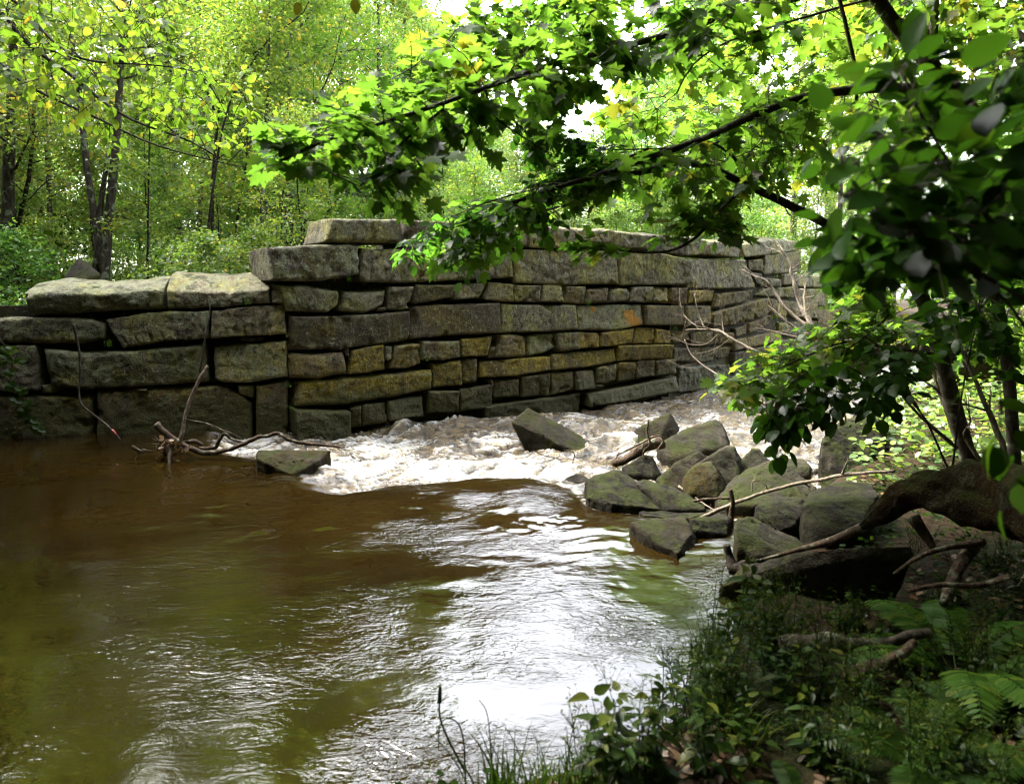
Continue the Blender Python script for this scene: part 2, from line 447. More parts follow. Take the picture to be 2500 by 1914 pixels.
# ---------------------------------------------------------------- water
def water_base(X, Y):
    t = signed(CREST, X, Y) * -1.0      # + beyond the crest (downstream)
    q = np.stack([X.ravel(), Y.ravel(), np.zeros(X.size)], 1)
    t = t + 0.12 * fbm(q * 1.1 + 40, 3).reshape(X.shape)
    z = -0.20 * sstep(-0.05, 0.9, t) - 0.013 * np.clip(t, 0, 14)
    hump = 0.045 * np.exp(-((t + 0.35) / 0.4) ** 2) * np.exp(-((X + 0.1) / 1.3) ** 2)
    return z + hump, t, q
def water_z(x, y):
    return float(water_base(np.array([float(x)]), np.array([float(y)]))[0][0])
def water():
    nr, nc = 640, 760
    Yr = np.concatenate([np.linspace(-3, 1.6, 30, endpoint=False), 1.6 * (34 / 1.6) ** np.linspace(0, 1, nr)])
    s = np.linspace(-1, 1, nc)
    hw = 0.86 * np.maximum(Yr, 1.6) + 1.0
    X = s[None, :] * hw[:, None] - 0.3
    Y = np.repeat(Yr[:, None], nc, 1)
    Z, t, q = water_base(X, Y)
    sh = signed(SHORE, X, Y); wl = -signed(WALL_LINE, X, Y)
    f1 = sstep(0.02, 0.55, t + 0.16 * fbm(q * np.array([3.0, 3.0, 1]) + 90, 3).reshape(X.shape))
    # turbulence beyond the crest
    flow = np.array([0.8, 0.6])
    ql = np.stack([q[:, 0] * 0.94 + q[:, 1] * 0.34, -q[:, 0] * 0.34 + q[:, 1] * 0.94, q[:, 2]], 1)
    warp = fbm(ql * 1.3, 3)[:, None] * np.array([[0.5, 0.5, 0]])
    ridg = 1 - np.abs(fbm((ql + warp) * np.array([1.2, 3.2, 1]), 4)) * 2.2
    fine = 1 - np.abs(fbm((ql + warp) * np.array([2.6, 9.0, 1]) + 7, 3)) * 2.0
    big = fbm(ql * 0.8 + 21, 2).reshape(X.shape)
    strength = np.exp(-np.clip(t - 4.5, 0, 50) / 6.0)
    amp = f1 * (0.25 + 0.75 * strength)
    Z = Z + amp * (0.14 * (ridg.reshape(X.shape) - 0.5) + 0.03 * (fine.reshape(X.shape) - 0.5) + 0.28 * big)
    # gentle swell and swirls on the pool
    sw = fbm((q + fbm(q * 0.5 + 3, 2)[:, None] * 0.8) * np.array([0.8, 1.3, 1]) + 3, 3).reshape(X.shape)
    sw2 = fbm((q + fbm(q * 1.2 + 8, 2)[:, None] * 0.35) * np.array([3.2, 5.0, 1]) + 30, 3).reshape(X.shape)
    near_crest = np.exp(-((t + 0.6) / 0.9) ** 2)
    calm = 1 - f1
    leftcalm = 0.3 + 0.7 * sstep(-1.75, -0.35, X)
    Z = Z + calm * leftcalm * (0.016 * sw + 0.003 * sw2) + calm * near_crest * (0.012 * sw2 + 0.012 * sw)
    # wavelets: distance fields round a few eddies, warped
    cen = Pz([(1150, 1380), (1060, 1160), (900, 1500), (700, 1330), (1300, 1230), (1020, 1640), (520, 1560), (420, 1250), (1180, 1010)])
    qw = q[:, :2] + 0.16 * np.stack([fbm(q * 1.1 + 5, 3), fbm(q * 1.1 + 55, 3)], 1)
    D_ = np.stack([np.hypot(qw[:, 0] - c_[0], (qw[:, 1] - c_[1]) * 0.8) for c_ in cen], 1)
    wt = np.exp(-D_ / 0.22) + 1e-9; wt /= wt.sum(1)[:, None]
    phase = (wt * D_).sum(1)
    # foam
    pat = 0.5 * ridg.reshape(X.shape) + 0.35 * fine.reshape(X.shape) + 0.5 * fbm(ql * 0.9 + 60, 3).reshape(X.shape)
    foam = sstep(0.12, 0.6, t + 0.16 * fine.reshape(X.shape)) * sstep(0.42, 1.1, pat + 0.14 * np.exp(-((t - 0.9) / 0.7) ** 2) - 0.10 * sstep(3, 7, t))
    lip = np.exp(-((t - 0.12) / 0.09) ** 2) * sstep(0.35, 0.8, fine.reshape(X.shape)) * 0.6
    foam = np.clip(np.maximum(foam, lip * sstep(-1.8, -0.6, X)), 0, 1)
    v = np.stack([X, Y, Z], -1).reshape(-1, 3); n0, n1 = X.shape
    i = np.arange(n0 * n1).reshape(n0, n1)
    f = np.stack([i[:-1, :-1], i[:-1, 1:], i[1:, 1:], i[1:, :-1]], -1).reshape(-1, 4)
    keep = ((wl < 0.55) & (sh < 0.6)).reshape(-1)
    f = f[keep[f].all(1)]
    m, tr, out = newmat('brown stream water'); b = NB(tr)
    co = b.n('ShaderNodeTexCoord').outputs['Object']
    fa = b.n('ShaderNodeAttribute', attribute_name='foam').outputs['Fac']
    ra = b.n('ShaderNodeAttribute', attribute_name='rapid').outputs['Fac']
    mf_ = b.n('ShaderNodeMapping'); b.link(co, mf_.inputs['Vector']); mf_.inputs['Rotation'].default_value = (0, 0, -0.34); mf_.inputs['Scale'].default_value = (0.33, 1.0, 1.0)
    fv = mf_.outputs['Vector']
    fa_ = b.noise(fv, 11, 5, 0.62, 1.3); fb_ = b.noise(fv, 30, 4, 0.6, 0.9)
    net = b.math('SUBTRACT', 1.0, b.math('MULTIPLY', b.math('ABSOLUTE', b.math('SUBTRACT', fa_, 0.5)), 4.0))
    fn = b.math('ADD', b.math('MULTIPLY', net, 0.5), b.math('MULTIPLY', fb_, 0.36)); fn2 = b.noise(co, 8, 5, 0.6, 0.8); silt = b.noise(co, 0.55, 5, 0.6, 0.5); silt2 = b.noise(co, 2.3, 4, 0.6, 0.6)
    ff = b.ramp(b.math('ADD', b.math('MULTIPLY', fa, 0.85), b.math('MULTIPLY', b.math('SUBTRACT', fn, 0.5), b.math('MULTIPLY', ra, 1.15))), [(0.34, 0.0), (0.78, 1.0)])
    pool = b.mix(b.ramp(silt, [(0.4, 0.0), (0.62, 1.0)]), (0.0066, 0.0037, 0.0007), (0.0118, 0.0067, 0.0011))
    pool = b.mix(b.ramp(silt2, [(0.5, 0.0), (0.75, 0.6)]), pool, (0.0115, 0.009, 0.0012))
    rap = b.mix(b.ramp(fn2, [(0.4, 0.0), (0.62, 1.0)]), (0.015, 0.009, 0.003), (0.10, 0.07, 0.024))
    c = b.mix(b.math('MULTIPLY', ra, 0.85), pool, rap)
    white = b.mix(b.ramp(fn2, [(0.42, 0.0), (0.68, 1.0)]), (0.42, 0.42, 0.41), (0.29, 0.235, 0.125))
    c = b.mix(ff, c, white)
    mp = b.n('ShaderNodeMapping'); b.link(co, mp.inputs['Vector']); mp.inputs['Scale'].default_value = (1.0, 1.9, 1.0); mp.inputs['Rotation'].default_value = (0, 0, 0.3)
    r1 = b.noise(mp.outputs['Vector'], 5.0, 3, 0.5, 2.2)
    r2 = b.noise(mp.outputs['Vector'], 17, 2, 0.5, 1.6)
    calmn = b.noise(co, 0.75, 2, 0.5, 0.3)
    ca = b.n('ShaderNodeAttribute', attribute_name='ripple').outputs['Fac']
    ph = b.n('ShaderNodeAttribute', attribute_name='phase').outputs['Fac']
    wn = b.noise(co, 9, 3, 0.55, 0.5)
    wv = b.math('SINE', b.math('ADD', b.math('MULTIPLY', ph, 110.0), b.math('MULTIPLY', wn, 26.0)))
    wamp = b.ramp(b.noise(co, 3.1, 3, 0.55, 0.4), [(0.42, 0.0), (0.68, 1.0)])
    wv = b.math('MULTIPLY', wv, b.math('MULTIPLY', wamp, 0.055))
    ramp_c = b.math('MULTIPLY', b.ramp(calmn, [(0.44, 0.05), (0.66, 1.0)]), ca)
    hh = b.math('MULTIPLY', b.math('ADD', b.math('ADD', b.math('MULTIPLY', r1, 0.6), wv), b.math('MULTIPLY', r2, 0.22)), ramp_c)
    hh = b.math('ADD', hh, b.math('MULTIPLY', b.math('MULTIPLY', fn, ra), 0.9))
    nrm = b.bump(hh, 1.0, 0.032)
    p = b.n('ShaderNodeBsdfPrincipled'); b.link(c, p.inputs['Base Color']); b.link(nrm, p.inputs['Normal'])
    b.link(b.mix(ff, 0.03, 0.6), p.inputs['Roughness'])
    p.inputs['IOR'].default_value = 1.45
    b.link(p.outputs[0], out.inputs['Surface'])
    rip = (leftcalm * (0.55 + 0.45 * sstep(9, 3, Y)))
    cc_ = Pz([(1000, 1235), (1180, 1350)])
    for c_, a_, sx_ in zip(cc_, (.9, .6), (.34, .2)): rip = rip * (1 - a_ * np.exp(-(((X - c_[0]) / sx_) ** 2 + ((Y - c_[1]) / (sx_ * 1.3)) ** 2)))
    me = mesh_from('water', v, [f], [m], True, {'foam': foam.ravel(), 'rapid': f1.ravel(), 'ripple': rip.ravel(), 'phase': phase})
    o = link('water', me); tag(o, kind='structure')
water()

# ---------------------------------------------------------------- stone walls
def plane_hit(px, py, a, b):
    r = ray(px, py); d = b - a
    # CAMP + s r  on the vertical plane through a,b
    n = np.array([d[1], -d[0]]); s = (n @ a) / (n @ r[:2]); return CAMP + r * s
def unproj(px, py, sec):
    if sec == 'L': return plane_hit(px, py, WA0, WA1)
    if sec == 'R':
        return plane_hit(px, py, WC0, WB) if px < 1654 else plane_hit(px, py, WB, WE)
    if sec == 'F': return plane_hit(px, py, WB + FOFF, WE + FOFF)
_fn = np.array([WE[1] - WB[1], -(WE[0] - WB[0])]); _fn /= np.linalg.norm(_fn)
FOFF = -_fn * 0.12
def secn(sec):
    a, b = {'L': (WA0, WA1), 'R': (WC0, WB), 'F': (WB, WE)}[sec]
    d = b - a; n = np.array([d[1], -d[0], 0]); return n / np.linalg.norm(n)
def resample(P, n):
    P = np.asarray(P); s = np.concatenate([[0], np.cumsum(np.linalg.norm(np.diff(P, axis=0), axis=1))])
    t = np.linspace(0, s[-1], n)
    return np.stack([np.interp(t, s, P[:, k]) for k in range(3)], 1)
BLK = [0]
TONES = {'g': (0.21, 0.20, 0.165), 'd': (0.10, 0.09, 0.075), 'b': (0.16, 0.135, 0.09), 'o': (0.21, 0.17, 0.045), 'l': (0.215, 0.215, 0.185), 'k': (0.055, 0.05, 0.035)}
def block(parent, crop, sec, top, bot, tone='g', lich=0.5, rise=0.0, thick=0.55, proud=None, drill=0, label=None, rnd=0.018, relief=1.0, back=None):
    BLK[0] += 1; k = BLK[0]
    r = np.random.default_rng(100 + k)
    tp = np.array([unproj(*S(crop, *p), sec) for p in top]); bp = np.array([unproj(*S(crop, *p), sec) for p in bot])
    L = max(np.linalg.norm(tp[-1] - tp[0]), np.linalg.norm(bp[-1] - bp[0])); H = np.linalg.norm(tp.mean(0) - bp.mean(0))
    cell = 0.022 if sec == 'L' or L < 1.2 else 0.026
    nu, nv = max(8, int(L / cell)), max(6, int(H / cell))
    T, B = resample(tp, nu + 1), resample(bp, nu + 1)
    u = np.linspace(0, 1, nu + 1)[None, :, None]; v = np.linspace(0, 1, nv + 1)[:, None, None]
    # shrink a little so that the joints stay open
    mu, mv = min(0.010 / L, 0.2), min(0.010 / H, 0.2)
    uu = mu + (1 - 2 * mu) * np.linspace(0, 1, nu + 1); ii = uu * nu
    def samp(A): return np.stack([np.interp(ii, np.arange(nu + 1), A[:, c]) for c in range(3)], 1)
    T, B = samp(T), samp(B)
    vv = mv + (1 - 2 * mv) * v
    G = B[None] * (1 - vv) + T[None] * vv
    n3 = secn(sec)
    if sec == 'R':
        nB = secn('F'); wgt = sstep(WB[0] - 0.25, WB[0] + 0.25, G[..., 0:1]); n3 = n3 * (1 - wgt) + nB * wgt
    P = G.reshape(-1, 3)
    ofs = r.uniform(0, 50, 3)
    dirv = (tp[-1] - tp[0]) / np.linalg.norm(tp[-1] - tp[0])
    # wavering edges within the face
    eu, ev = np.minimum(u, 1 - u)[..., 0] * L, np.minimum(v, 1 - v)[..., 0] * H
    e = np.minimum(eu + 0 * ev, ev + 0 * eu)
    wob = np.exp(-e / 0.10)
    G = G + (wob * 0.016 * fbm(P * 4 + ofs, 3).reshape(G.shape[:2]))[..., None] * np.array([0, 0, 1.0]) + (wob * 0.016 * fbm(P * 4 + ofs + 30, 3).reshape(G.shape[:2]))[..., None] * dirv
    rad = rnd * (0.55 + 0.9 * np.clip(0.5 + fbm(P * 3.1 + ofs + 11, 3).reshape(G.shape[:2]), 0, 1.4))
    # soft corner metric
    e2 = np.where((eu < rad) & (ev < rad), rad - np.hypot(rad - eu, rad - ev), e)
    q = np.clip(1 - e2 / rad, 0, 1.2)
    off = -rad * (1 - np.sqrt(np.clip(1 - np.minimum(q, 1) ** 2, 0, 1)))
    n1 = fbm(P * 1.9 + ofs, 3).reshape(G.shape[:2]); n2 = fbm(P * 7 + ofs, 4).reshape(G.shape[:2]); n4 = fbm(P * 24 + ofs, 3).reshape(G.shape[:2])
    spall = -0.05 * sstep(0.22, 0.34, fbm(P * 2.6 + ofs + 70, 3).reshape(G.shape[:2])) * np.exp(-e / 0.16)
    pr = r.uniform(-0.03, 0.03) if proud is None else proud
    tilt = r.uniform(-0.035, 0.035) * (np.linspace(-1, 1, nu + 1)[None, :]) + r.uniform(-0.03, 0.02) * (np.linspace(-1, 1, nv + 1)[:, None])
    off = off + pr + tilt + relief * (0.035 * n1 + 0.030 * n2 + 0.018 * n4) + spall
    if drill:
        V2 = v[..., 0]
        for ud in (np.arange(drill) + 0.5 + r.uniform(-0.15, 0.15, drill)) / drill:
            off = off - 0.028 * np.exp(-((u[..., 0] - ud) * L / 0.014) ** 2) * sstep(0.42, 0.3, V2)
    G = G + off[..., None] * n3
    # sides and top going back
    front = G.reshape(-1, 3); N0 = len(front)
    idx = np.arange(N0).reshape(nv + 1, nu + 1)
    loop = np.concatenate([idx[0, :-1], idx[:-1, -1], idx[-1, ::-1][:-1], idx[::-1, 0][:-1]])
    lv = (loop // (nu + 1)) / nv
    nb = 14 if rise or thick > 0.7 else 5
    nloc = np.broadcast_to(n3, G.shape).reshape(-1, 3)[loop]
    verts = [front]; faces = []
    quad = np.stack([idx[:-1, :-1], idx[:-1, 1:], idx[1:, 1:], idx[1:, :-1]], -1).reshape(-1, 4); faces.append(quad)
    prev = loop; m = len(loop); bfront = front[loop]
    for j in range(1, nb + 1):
        s_ = j / nb
        ring = bfront - nloc * (thick * s_)
        up = rise * np.interp(s_, [0, 0.25, 0.6, 1], [0, 0.45, 0.85, 1.0])
        ring = ring + np.outer(up * sstep(0.35, 1, lv), [0, 0, 1])
        nn = fbm(ring * 3.0 + ofs, 4); ring = ring + np.outer(nn * 0.05 * sstep(0.6, 1, lv) * min(1, s_ * 3), [0, 0, 1])
        verts.append(ring); cur = np.arange(m) + N0 + (j - 1) * m
        faces.append(np.stack([prev, cur, np.roll(cur, -1), np.roll(prev, -1)], -1)); prev = cur
    V = np.vstack(verts)
    # back cap
    faces.append(np.stack([prev, np.full(m, len(V)), np.roll(prev, -1)], -1)); V = np.vstack([V, verts[-1].mean(0)])
    me = mesh_from('granite_block', V, faces, [M_WALL])
    o = child('granite_block', me, parent)
    c = np.array(TONES[tone]) * r.uniform(0.85, 1.15) * np.array([1 + r.uniform(-.05, .05), 1, 1 + r.uniform(-.08, .08)])
    o.color = (*c, lich)
    if label: o['label'] = label
    return o

low_wall = empty('low_stone_wall', (*WA0, 0)); tag(low_wall, 'low dry stone wall of long grey lichened granite blocks above the still brown pool', 'stone wall', None, 'thing')
tall_wall = empty('tall_stone_wall', (*WC0, 0)); tag(tall_wall, 'tall dry stone wall of stacked brown granite courses rising straight out of the white rapids', 'stone wall', None, 'thing')
far_wall = empty('ruined_stone_wall', (*WE, 0)); tag(far_wall, 'crumbling far end of the stone wall, stepped down behind the bleached dead branches', 'stone wall', None, 'thing')

def core(parent, a, b, top, bottom, setback, thick):
    """dark backing added behind the face stones to keep light from leaking through: top is a list of (fraction, z)"""
    n = np.array([(b - a)[1], -(b - a)[0]]); n /= np.linalg.norm(n)
    fr = [f for f, _ in top]; mb = MB(); cols = []
    for f, z in top:
        p = a + (b - a) * f; p0, p1 = p - n * setback, p - n * (setback + thick)
        cols.append([(p0[0], p0[1], bottom), (p0[0], p0[1], z), (p1[0], p1[1], z), (p1[0], p1[1], bottom)])
    V = np.array(cols).reshape(-1, 3); F_ = []
    for i in range(len(top) - 1):
        for k in range(3): F_.append([i * 4 + k, (i + 1) * 4 + k, (i + 1) * 4 + k + 1, i * 4 + k + 1])
    F_.append([0, 1, 2, 3]); e = (len(top) - 1) * 4; F_.append([e + 3, e + 2, e + 1, e])
    o = child('added_backing', mesh_from('added_backing', V, [np.array(F_)], [M_WALL], False), parent); o.color = (.05, .045, .035, .1); return o  # unseen backing, added so the gaps show dark

def z_on(sec, crop, x, y): return unproj(*S(crop, x, y), sec)[2]
core(low_wall, WA0 - _ld * 6, WA1 + np.array([.05, .0]), [(0, z_on('L', '1', 0, 800)), (0.45, z_on('L', '1', 0, 800)), (0.53, z_on('L', '1', 300, 720)), (1, z_on('L', '1', 1500, 690))], -1.0, 0.38, 0.55)
_t = z_on('R', '2', 1100, 300)
core(tall_wall, WC0 + (WB - WC0) * 0.03, WB, [(0, z_on('R', '2', 600, 420)), (0.215, z_on('R', '2', 600, 420)), (0.22, z_on('R', '2', 1000, 190)), (0.5, z_on('R', '2', 1500, 220)), (0.55, _t - 0.02), (1, _t - 0.05)], -1.2, 0.40, 0.7)
core(far_wall, WB, WE, [(0, _t - 0.1), (0.75, _t - 0.1), (0.78, _t - 0.5), (1, _t - 0.5)], -1.2, 0.22, 0.9)

Lb = lambda *a, **k: block(low_wall, '1', 'L', *a, **k)
Lb([(125, 640), (300, 615), (620, 628), (800, 615), (955, 598)], [(150, 768), (400, 766), (650, 746), (952, 735)], 'l', .85, rise=.17, thick=.75, rnd=.09)
Lb([(962, 612), (1200, 622), (1440, 618), (1582, 606)], [(975, 730), (1110, 736), (1200, 722), (1300, 727), (1430, 708), (1590, 700)], 'l', .75, rise=.26, thick=.75, drill=9, rnd=.04)
Lb([(1584, 615), (1655, 612)], [(1588, 702), (1662, 696)], 'g', .5, thick=.5)
Lb([(-300, 775), (0, 780), (250, 775), (530, 782), (612, 830)], [(-300, 940), (0, 935), (250, 942), (480, 940), (604, 905)], 'l', .6, rnd=.05)
Lb([(-900, 770), (-310, 778)], [(-900, 940), (-310, 940)], 'l', .6)
Lb([(596, 795), (860, 747), (1230, 740)], [(715, 965), (1000, 922), (1225, 906)], 'g', .6, drill=7)
Lb([(1236, 740), (1450, 715), (1665, 702)], [(1233, 906), (1450, 890), (1680, 882)], 'g', .45, drill=8)
Lb([(-900, 950), (-320, 950)], [(-900, 1220), (-320, 1220)], 'g', .6)
Lb([(-310, 950), (0, 945), (90, 938), (205, 945)], [(-310, 1220), (0, 1218), (100, 1225), (232, 1210)], 'g', .6)
Lb([(248, 962), (500, 985), (720, 977), (960, 952), (1200, 932)], [(285, 1185), (480, 1205), (760, 1195), (1220, 1165)], 'l', .85, drill=0, rnd=.06)
Lb([(1245, 948), (1450, 930), (1680, 912)], [(1255, 1145), (1300, 1165), (1450, 1167), (1690, 1130)], 'l', .75, rnd=.05)
Lb([(1400, 893), (1540, 893)], [(1405, 928), (1540, 926)], 'b', .3, proud=-.12, rnd=.02)
Lb([(1668, 872), (1702, 872)], [(1662, 908), (1700, 902)], 'l', .6, proud=-.02, rnd=.015)
Lb([(225, 1175), (290, 1180)], [(228, 1232), (300, 1232)], 'g', .5, proud=-.05, rnd=.02)
Lb([(730, 1198), (860, 1196)], [(735, 1214), (860, 1212)], 'g', .4, proud=-.05, rnd=.01)
Lb([(-900, 1228), (-320, 1230)], [(-900, 1700), (-320, 1690)], 'b', .3)
Lb([(-310, 1228), (220, 1238), (540, 1248)], [(-310, 1690), (530, 1670)], 'b', .45, rnd=.06)
Lb([(552, 1217), (900, 1197), (1310, 1180), (1390, 1220), (1480, 1292)], [(552, 1670), (1475, 1620)], 'b', .45, rnd=.05)
Lb([(1388, 1177), (1490, 1180)], [(1398, 1232), (1485, 1262)], 'g', .6, proud=-.04, rnd=.02)
Lb([(1496, 1180), (1682, 1148)], [(1492, 1620), (1700, 1600)], 'b', .35)
Lb([(1668, 905), (1690, 905)], [(1672, 1140), (1694, 1130)], 'k', .2, proud=-.15, rnd=.015)
Lb([(1640, 735), (1690, 730)], [(1660, 870), (1695, 860)], 'd', .3, proud=-.16, rnd=.02)

R2 = lambda *a, **k: block(tall_wall, '2', 'R', *a, **k)
R3 = lambda *a, **k: block(tall_wall, '3', 'R', *a, **k)
# capstones
R2([(583, 88), (820, 93), (1085, 92)], [(550, 262), (900, 263), (1085, 258)], 'g', .55, thick=.8, rnd=.05, label='grey slab lying loose along the top of the wall')
R2([(1092, 100), (1300, 112), (1440, 116)], [(1095, 262), (1430, 286)], 'g', .5, thick=.8)
R3([(-150, 105), (0, 112), (120, 135)], [(-150, 252), (140, 250)], 'g', .5, rise=.05, thick=.8)
R3([(125, 130), (240, 130), (345, 122)], [(145, 252), (330, 255)], 'g', .6, rise=.06, thick=.8)
R3([(352, 132), (480, 132), (690, 148)], [(345, 258), (460, 265), (690, 262)], 'g', .6, rise=.08, thick=.8)
R3([(696, 148), (870, 150)], [(695, 240), (780, 235), (850, 225)], 'g', .55, rise=.08, thick=.8)
R3([(872, 158), (1050, 180)], [(862, 262), (1000, 262), (1050, 270)], 'g', .6, rise=.08, thick=.8)
R3([(1056, 178), (1270, 195)], [(1056, 280), (1270, 305)], 'd', .45, rise=.1, thick=.8)
R3([(1278, 195), (1330, 185), (1420, 215)], [(1280, 305), (1415, 300)], 'g', .6, rise=.05, thick=.8)
R3([(1425, 215), (1600, 235)], [(1420, 300), (1590, 318)], 'l', .6, rise=.12, thick=.9)
R3([(640, 235), (690, 240)], [(640, 262), (690, 264)], 'd', .3, proud=-.08, rnd=.015)
R3([(780, 240), (860, 240)], [(790, 290), (865, 290)], 'd', .3, proud=-.1, rnd=.02)
# big upper course
R2([(150, 287), (420, 270), (798, 265)], [(172, 526), (500, 529), (782, 480)], 'd', .75, thick=.8, rnd=.05)
R2([(805, 292), (1080, 302), (1400, 300), (1828, 305)], [(785, 500), (830, 530), (1100, 538), (1400, 520), (1836, 500)], 'g', .5, drill=10, rnd=.04, thick=.8)
R3([(252, 263), (560, 265), (870, 275)], [(258, 470), (560, 480), (880, 475)], 'g', .35, thick=.8)
R3([(880, 265), (1000, 275), (1130, 285), (1308, 332)], [(888, 485), (1292, 475)], 'g', .25, thick=.8)
R3([(1315, 318), (1640, 326)], [(1305, 500), (1560, 502), (1690, 496)], 'g', .25, thick=.8)
# small course
R2([(195, 537), (420, 546), (655, 590)], [(290, 735), (560, 742), (635, 690)], 'g', .65, rise=.06, rnd=.07)
R2([(672, 592), (800, 602), (975, 582)], [(642, 735), (820, 746), (958, 690)], 'g', .75, rise=.06, rnd=.06)
R2([(987, 556), (1145, 560)], [(980, 725), (1040, 720), (1120, 660)], 'g', .5)
R2([(905, 702), (962, 696)], [(900, 732), (960, 730)], 'g', .5, rnd=.02)
R2([(1040, 690), (1122, 668)], [(1030, 726), (1125, 712)], 'g', .5, rnd=.02)
R2([(1172, 542), (1430, 547)], [(1138, 686), (1250, 672), (1420, 632)], 'd', .5)
R2([(1440, 540), (1642, 530)], [(1430, 655), (1600, 640)], 'g', .5)
R3([(110, 456), (260, 470)], [(84, 570), (180, 580), (252, 580)], 'g', .35)
R3([(263, 475), (420, 480)], [(252, 582), (416, 583)], 'g', .3)
R3([(430, 475), (546, 476)], [(420, 583), (550, 581)], 'l', .3)
R3([(556, 480), (685, 486)], [(555, 590), (672, 596)], 'b', .4)
R3([(695, 500), (830, 489)], [(680, 593), (812, 586)], 'b', .4, rnd=.06)
R3([(836, 500), (952, 491)], [(828, 589), (942, 576)], 'g', .5, rnd=.06)
R3([(966, 490), (1085, 486)], [(945, 581), (1080, 586)], 'g', .3)
R3([(1092, 486), (1180, 491)], [(1085, 586), (1176, 589)], 'g', .5, rnd=.06)
R3([(1185, 495), (1290, 491)], [(1180, 589), (1296, 596)], 'b', .4)
R3([(1300, 510), (1460, 506)], [(1296, 592), (1446, 576)], 'o', .4)
R3([(1465, 530), (1690, 506)], [(1450, 616), (1662, 576)], 'b', .5)
# second big course
R2([(310, 762), (700, 757), (1120, 726)], [(300, 1000), (700, 985), (1120, 926)], 'd', .45, relief=.6)
R2([(1127, 692), (1400, 677), (1738, 669)], [(1125, 926), (1400, 896), (1746, 880)], 'd', .25, relief=.6)
R3([(180, 590), (400, 592), (625, 597)], [(180, 765), (400, 760), (635, 746)], 'g', .4, relief=.6)
_or = R3([(632, 602), (880, 593), (1022, 593)], [(642, 750), (860, 752), (1030, 716)], 'l', .65, relief=.6, label='pale block with a bright orange lichen patch')
R3([(1032, 596), (1280, 600)], [(1036, 720), (1270, 722)], 'b', .25, relief=.6)
R3([(1283, 600), (1430, 600)], [(1276, 722), (1430, 711)], 'b', .2)
R3([(1440, 640), (1600, 600), (1790, 552)], [(1446, 735), (1600, 716), (1786, 656)], 'b', .25)
# broken course
R2([(305, 1016), (500, 1010), (685, 1002)], [(310, 1190), (500, 1196), (690, 1150)], 'b', .45, rnd=.09)
R2([(600, 978), (660, 972)], [(600, 1002), (660, 1000)], 'b', .3, rnd=.02)
R2([(668, 972), (712, 985)], [(690, 1040), (708, 1045)], 'b', .3, rnd=.02)
R2([(725, 992), (945, 950)], [(700, 1166), (950, 1131)], 'o', .4)
R2([(952, 962), (1016, 962)], [(960, 1070), (1000, 1062)], 'l', .6, rnd=.03)
R2([(1025, 962), (1190, 946)], [(985, 1126), (1100, 1120), (1200, 1090)], 'b', .45, drill=4)
R2([(1205, 932), (1465, 930)], [(1200, 1065), (1350, 1066), (1466, 1046)], 'b', .75)
R2([(1476, 916), (1700, 896)], [(1480, 1046), (1660, 1036)], 'o', .4)
R2([(1685, 972), (1712, 972)], [(1665, 1056), (1706, 1056)], 'b', .4, rnd=.02)
R2([(1748, 885), (1850, 878), (1930, 896)], [(1705, 1052), (1926, 1046)], 'b', .5, rnd=.07)
R3([(345, 776), (500, 761)], [(340, 905), (440, 890), (522, 850)], 'g', .9, rnd=.06)
R3([(506, 760), (640, 756)], [(526, 880), (640, 861)], 'b', .7)
R3([(643, 756), (765, 761)], [(640, 861), (760, 851)], 'o', .3)
R3([(775, 761), (975, 736)], [(765, 851), (960, 829)], 'o', .25)
R3([(990, 731), (1095, 731)], [(965, 829), (1090, 833)], 'o', .3)
R3([(1101, 736), (1202, 746)], [(1096, 831), (1198, 831)], 'o', .2)
# ochre course
R2([(365, 1206), (700, 1181), (1278, 1126)], [(340, 1390), (700, 1371), (1000, 1321), (1278, 1262)], 'o', .55, rnd=.06)
R2([(1290, 1086), (1480, 1061)], [(1284, 1252), (1482, 1236)], 'o', .3)
R2([(1485, 1052), (1595, 1046)], [(1485, 1236), (1592, 1221)], 'b', .45, rnd=.06)
R3([(62, 936), (300, 911), (470, 901)], [(56, 1031), (250, 1026), (468, 986)], 'o', .3, relief=.6)
R3([(486, 891), (700, 871), (866, 851)], [(472, 991), (700, 971), (868, 936)], 'o', .25, relief=.6)
R3([(871, 836), (1050, 831), (1202, 831)], [(871, 936), (1202, 916)], 'o', .25, relief=.6)
# lower small course
R2([(712, 1386), (790, 1368)], [(716, 1540), (792, 1520)], 'k', .3)
R2([(796, 1368), (962, 1346)], [(796, 1520), (962, 1490)], 'k', .3)
R2([(970, 1341), (1216, 1301)], [(970, 1480), (1216, 1450)], 'k', .2)
R2([(1246, 1272), (1460, 1266)], [(1250, 1430), (1460, 1420)], 'b', .3)
R2([(1466, 1262), (1690, 1226)], [(1470, 1420), (1690, 1390)], 'd', .3)
R3([(150, 1046), (286, 1036)], [(140, 1156), (288, 1142)], 'b', .45)
R3([(118, 1042), (146, 1040)], [(122, 1090), (146, 1092)], 'b', .4, rnd=.02)
R3([(300, 1021), (472, 1001)], [(306, 1151), (476, 1141)], 'b', .4)
R3([(479, 1001), (616, 991)], [(481, 1136), (616, 1101)], 'o', .35)
R3([(625, 991), (738, 981)], [(626, 1106), (736, 1101)], 'b', .4)
R3([(749, 966), (876, 941)], [(742, 1066), (800, 1076), (871, 1051)], 'b', .5, rnd=.05)
R3([(742, 1067), (790, 1071)], [(746, 1101), (786, 1101)], 'g', .5, rnd=.03)
R3([(881, 936), (991, 936)], [(881, 1061), (986, 1041)], 'o', .3)
R3([(993, 931), (1106, 921)], [(991, 1041), (1101, 1021)], 'b', .3)
R3([(1109, 926), (1226, 916)], [(1106, 1023), (1222, 1006)], 'b', .25)
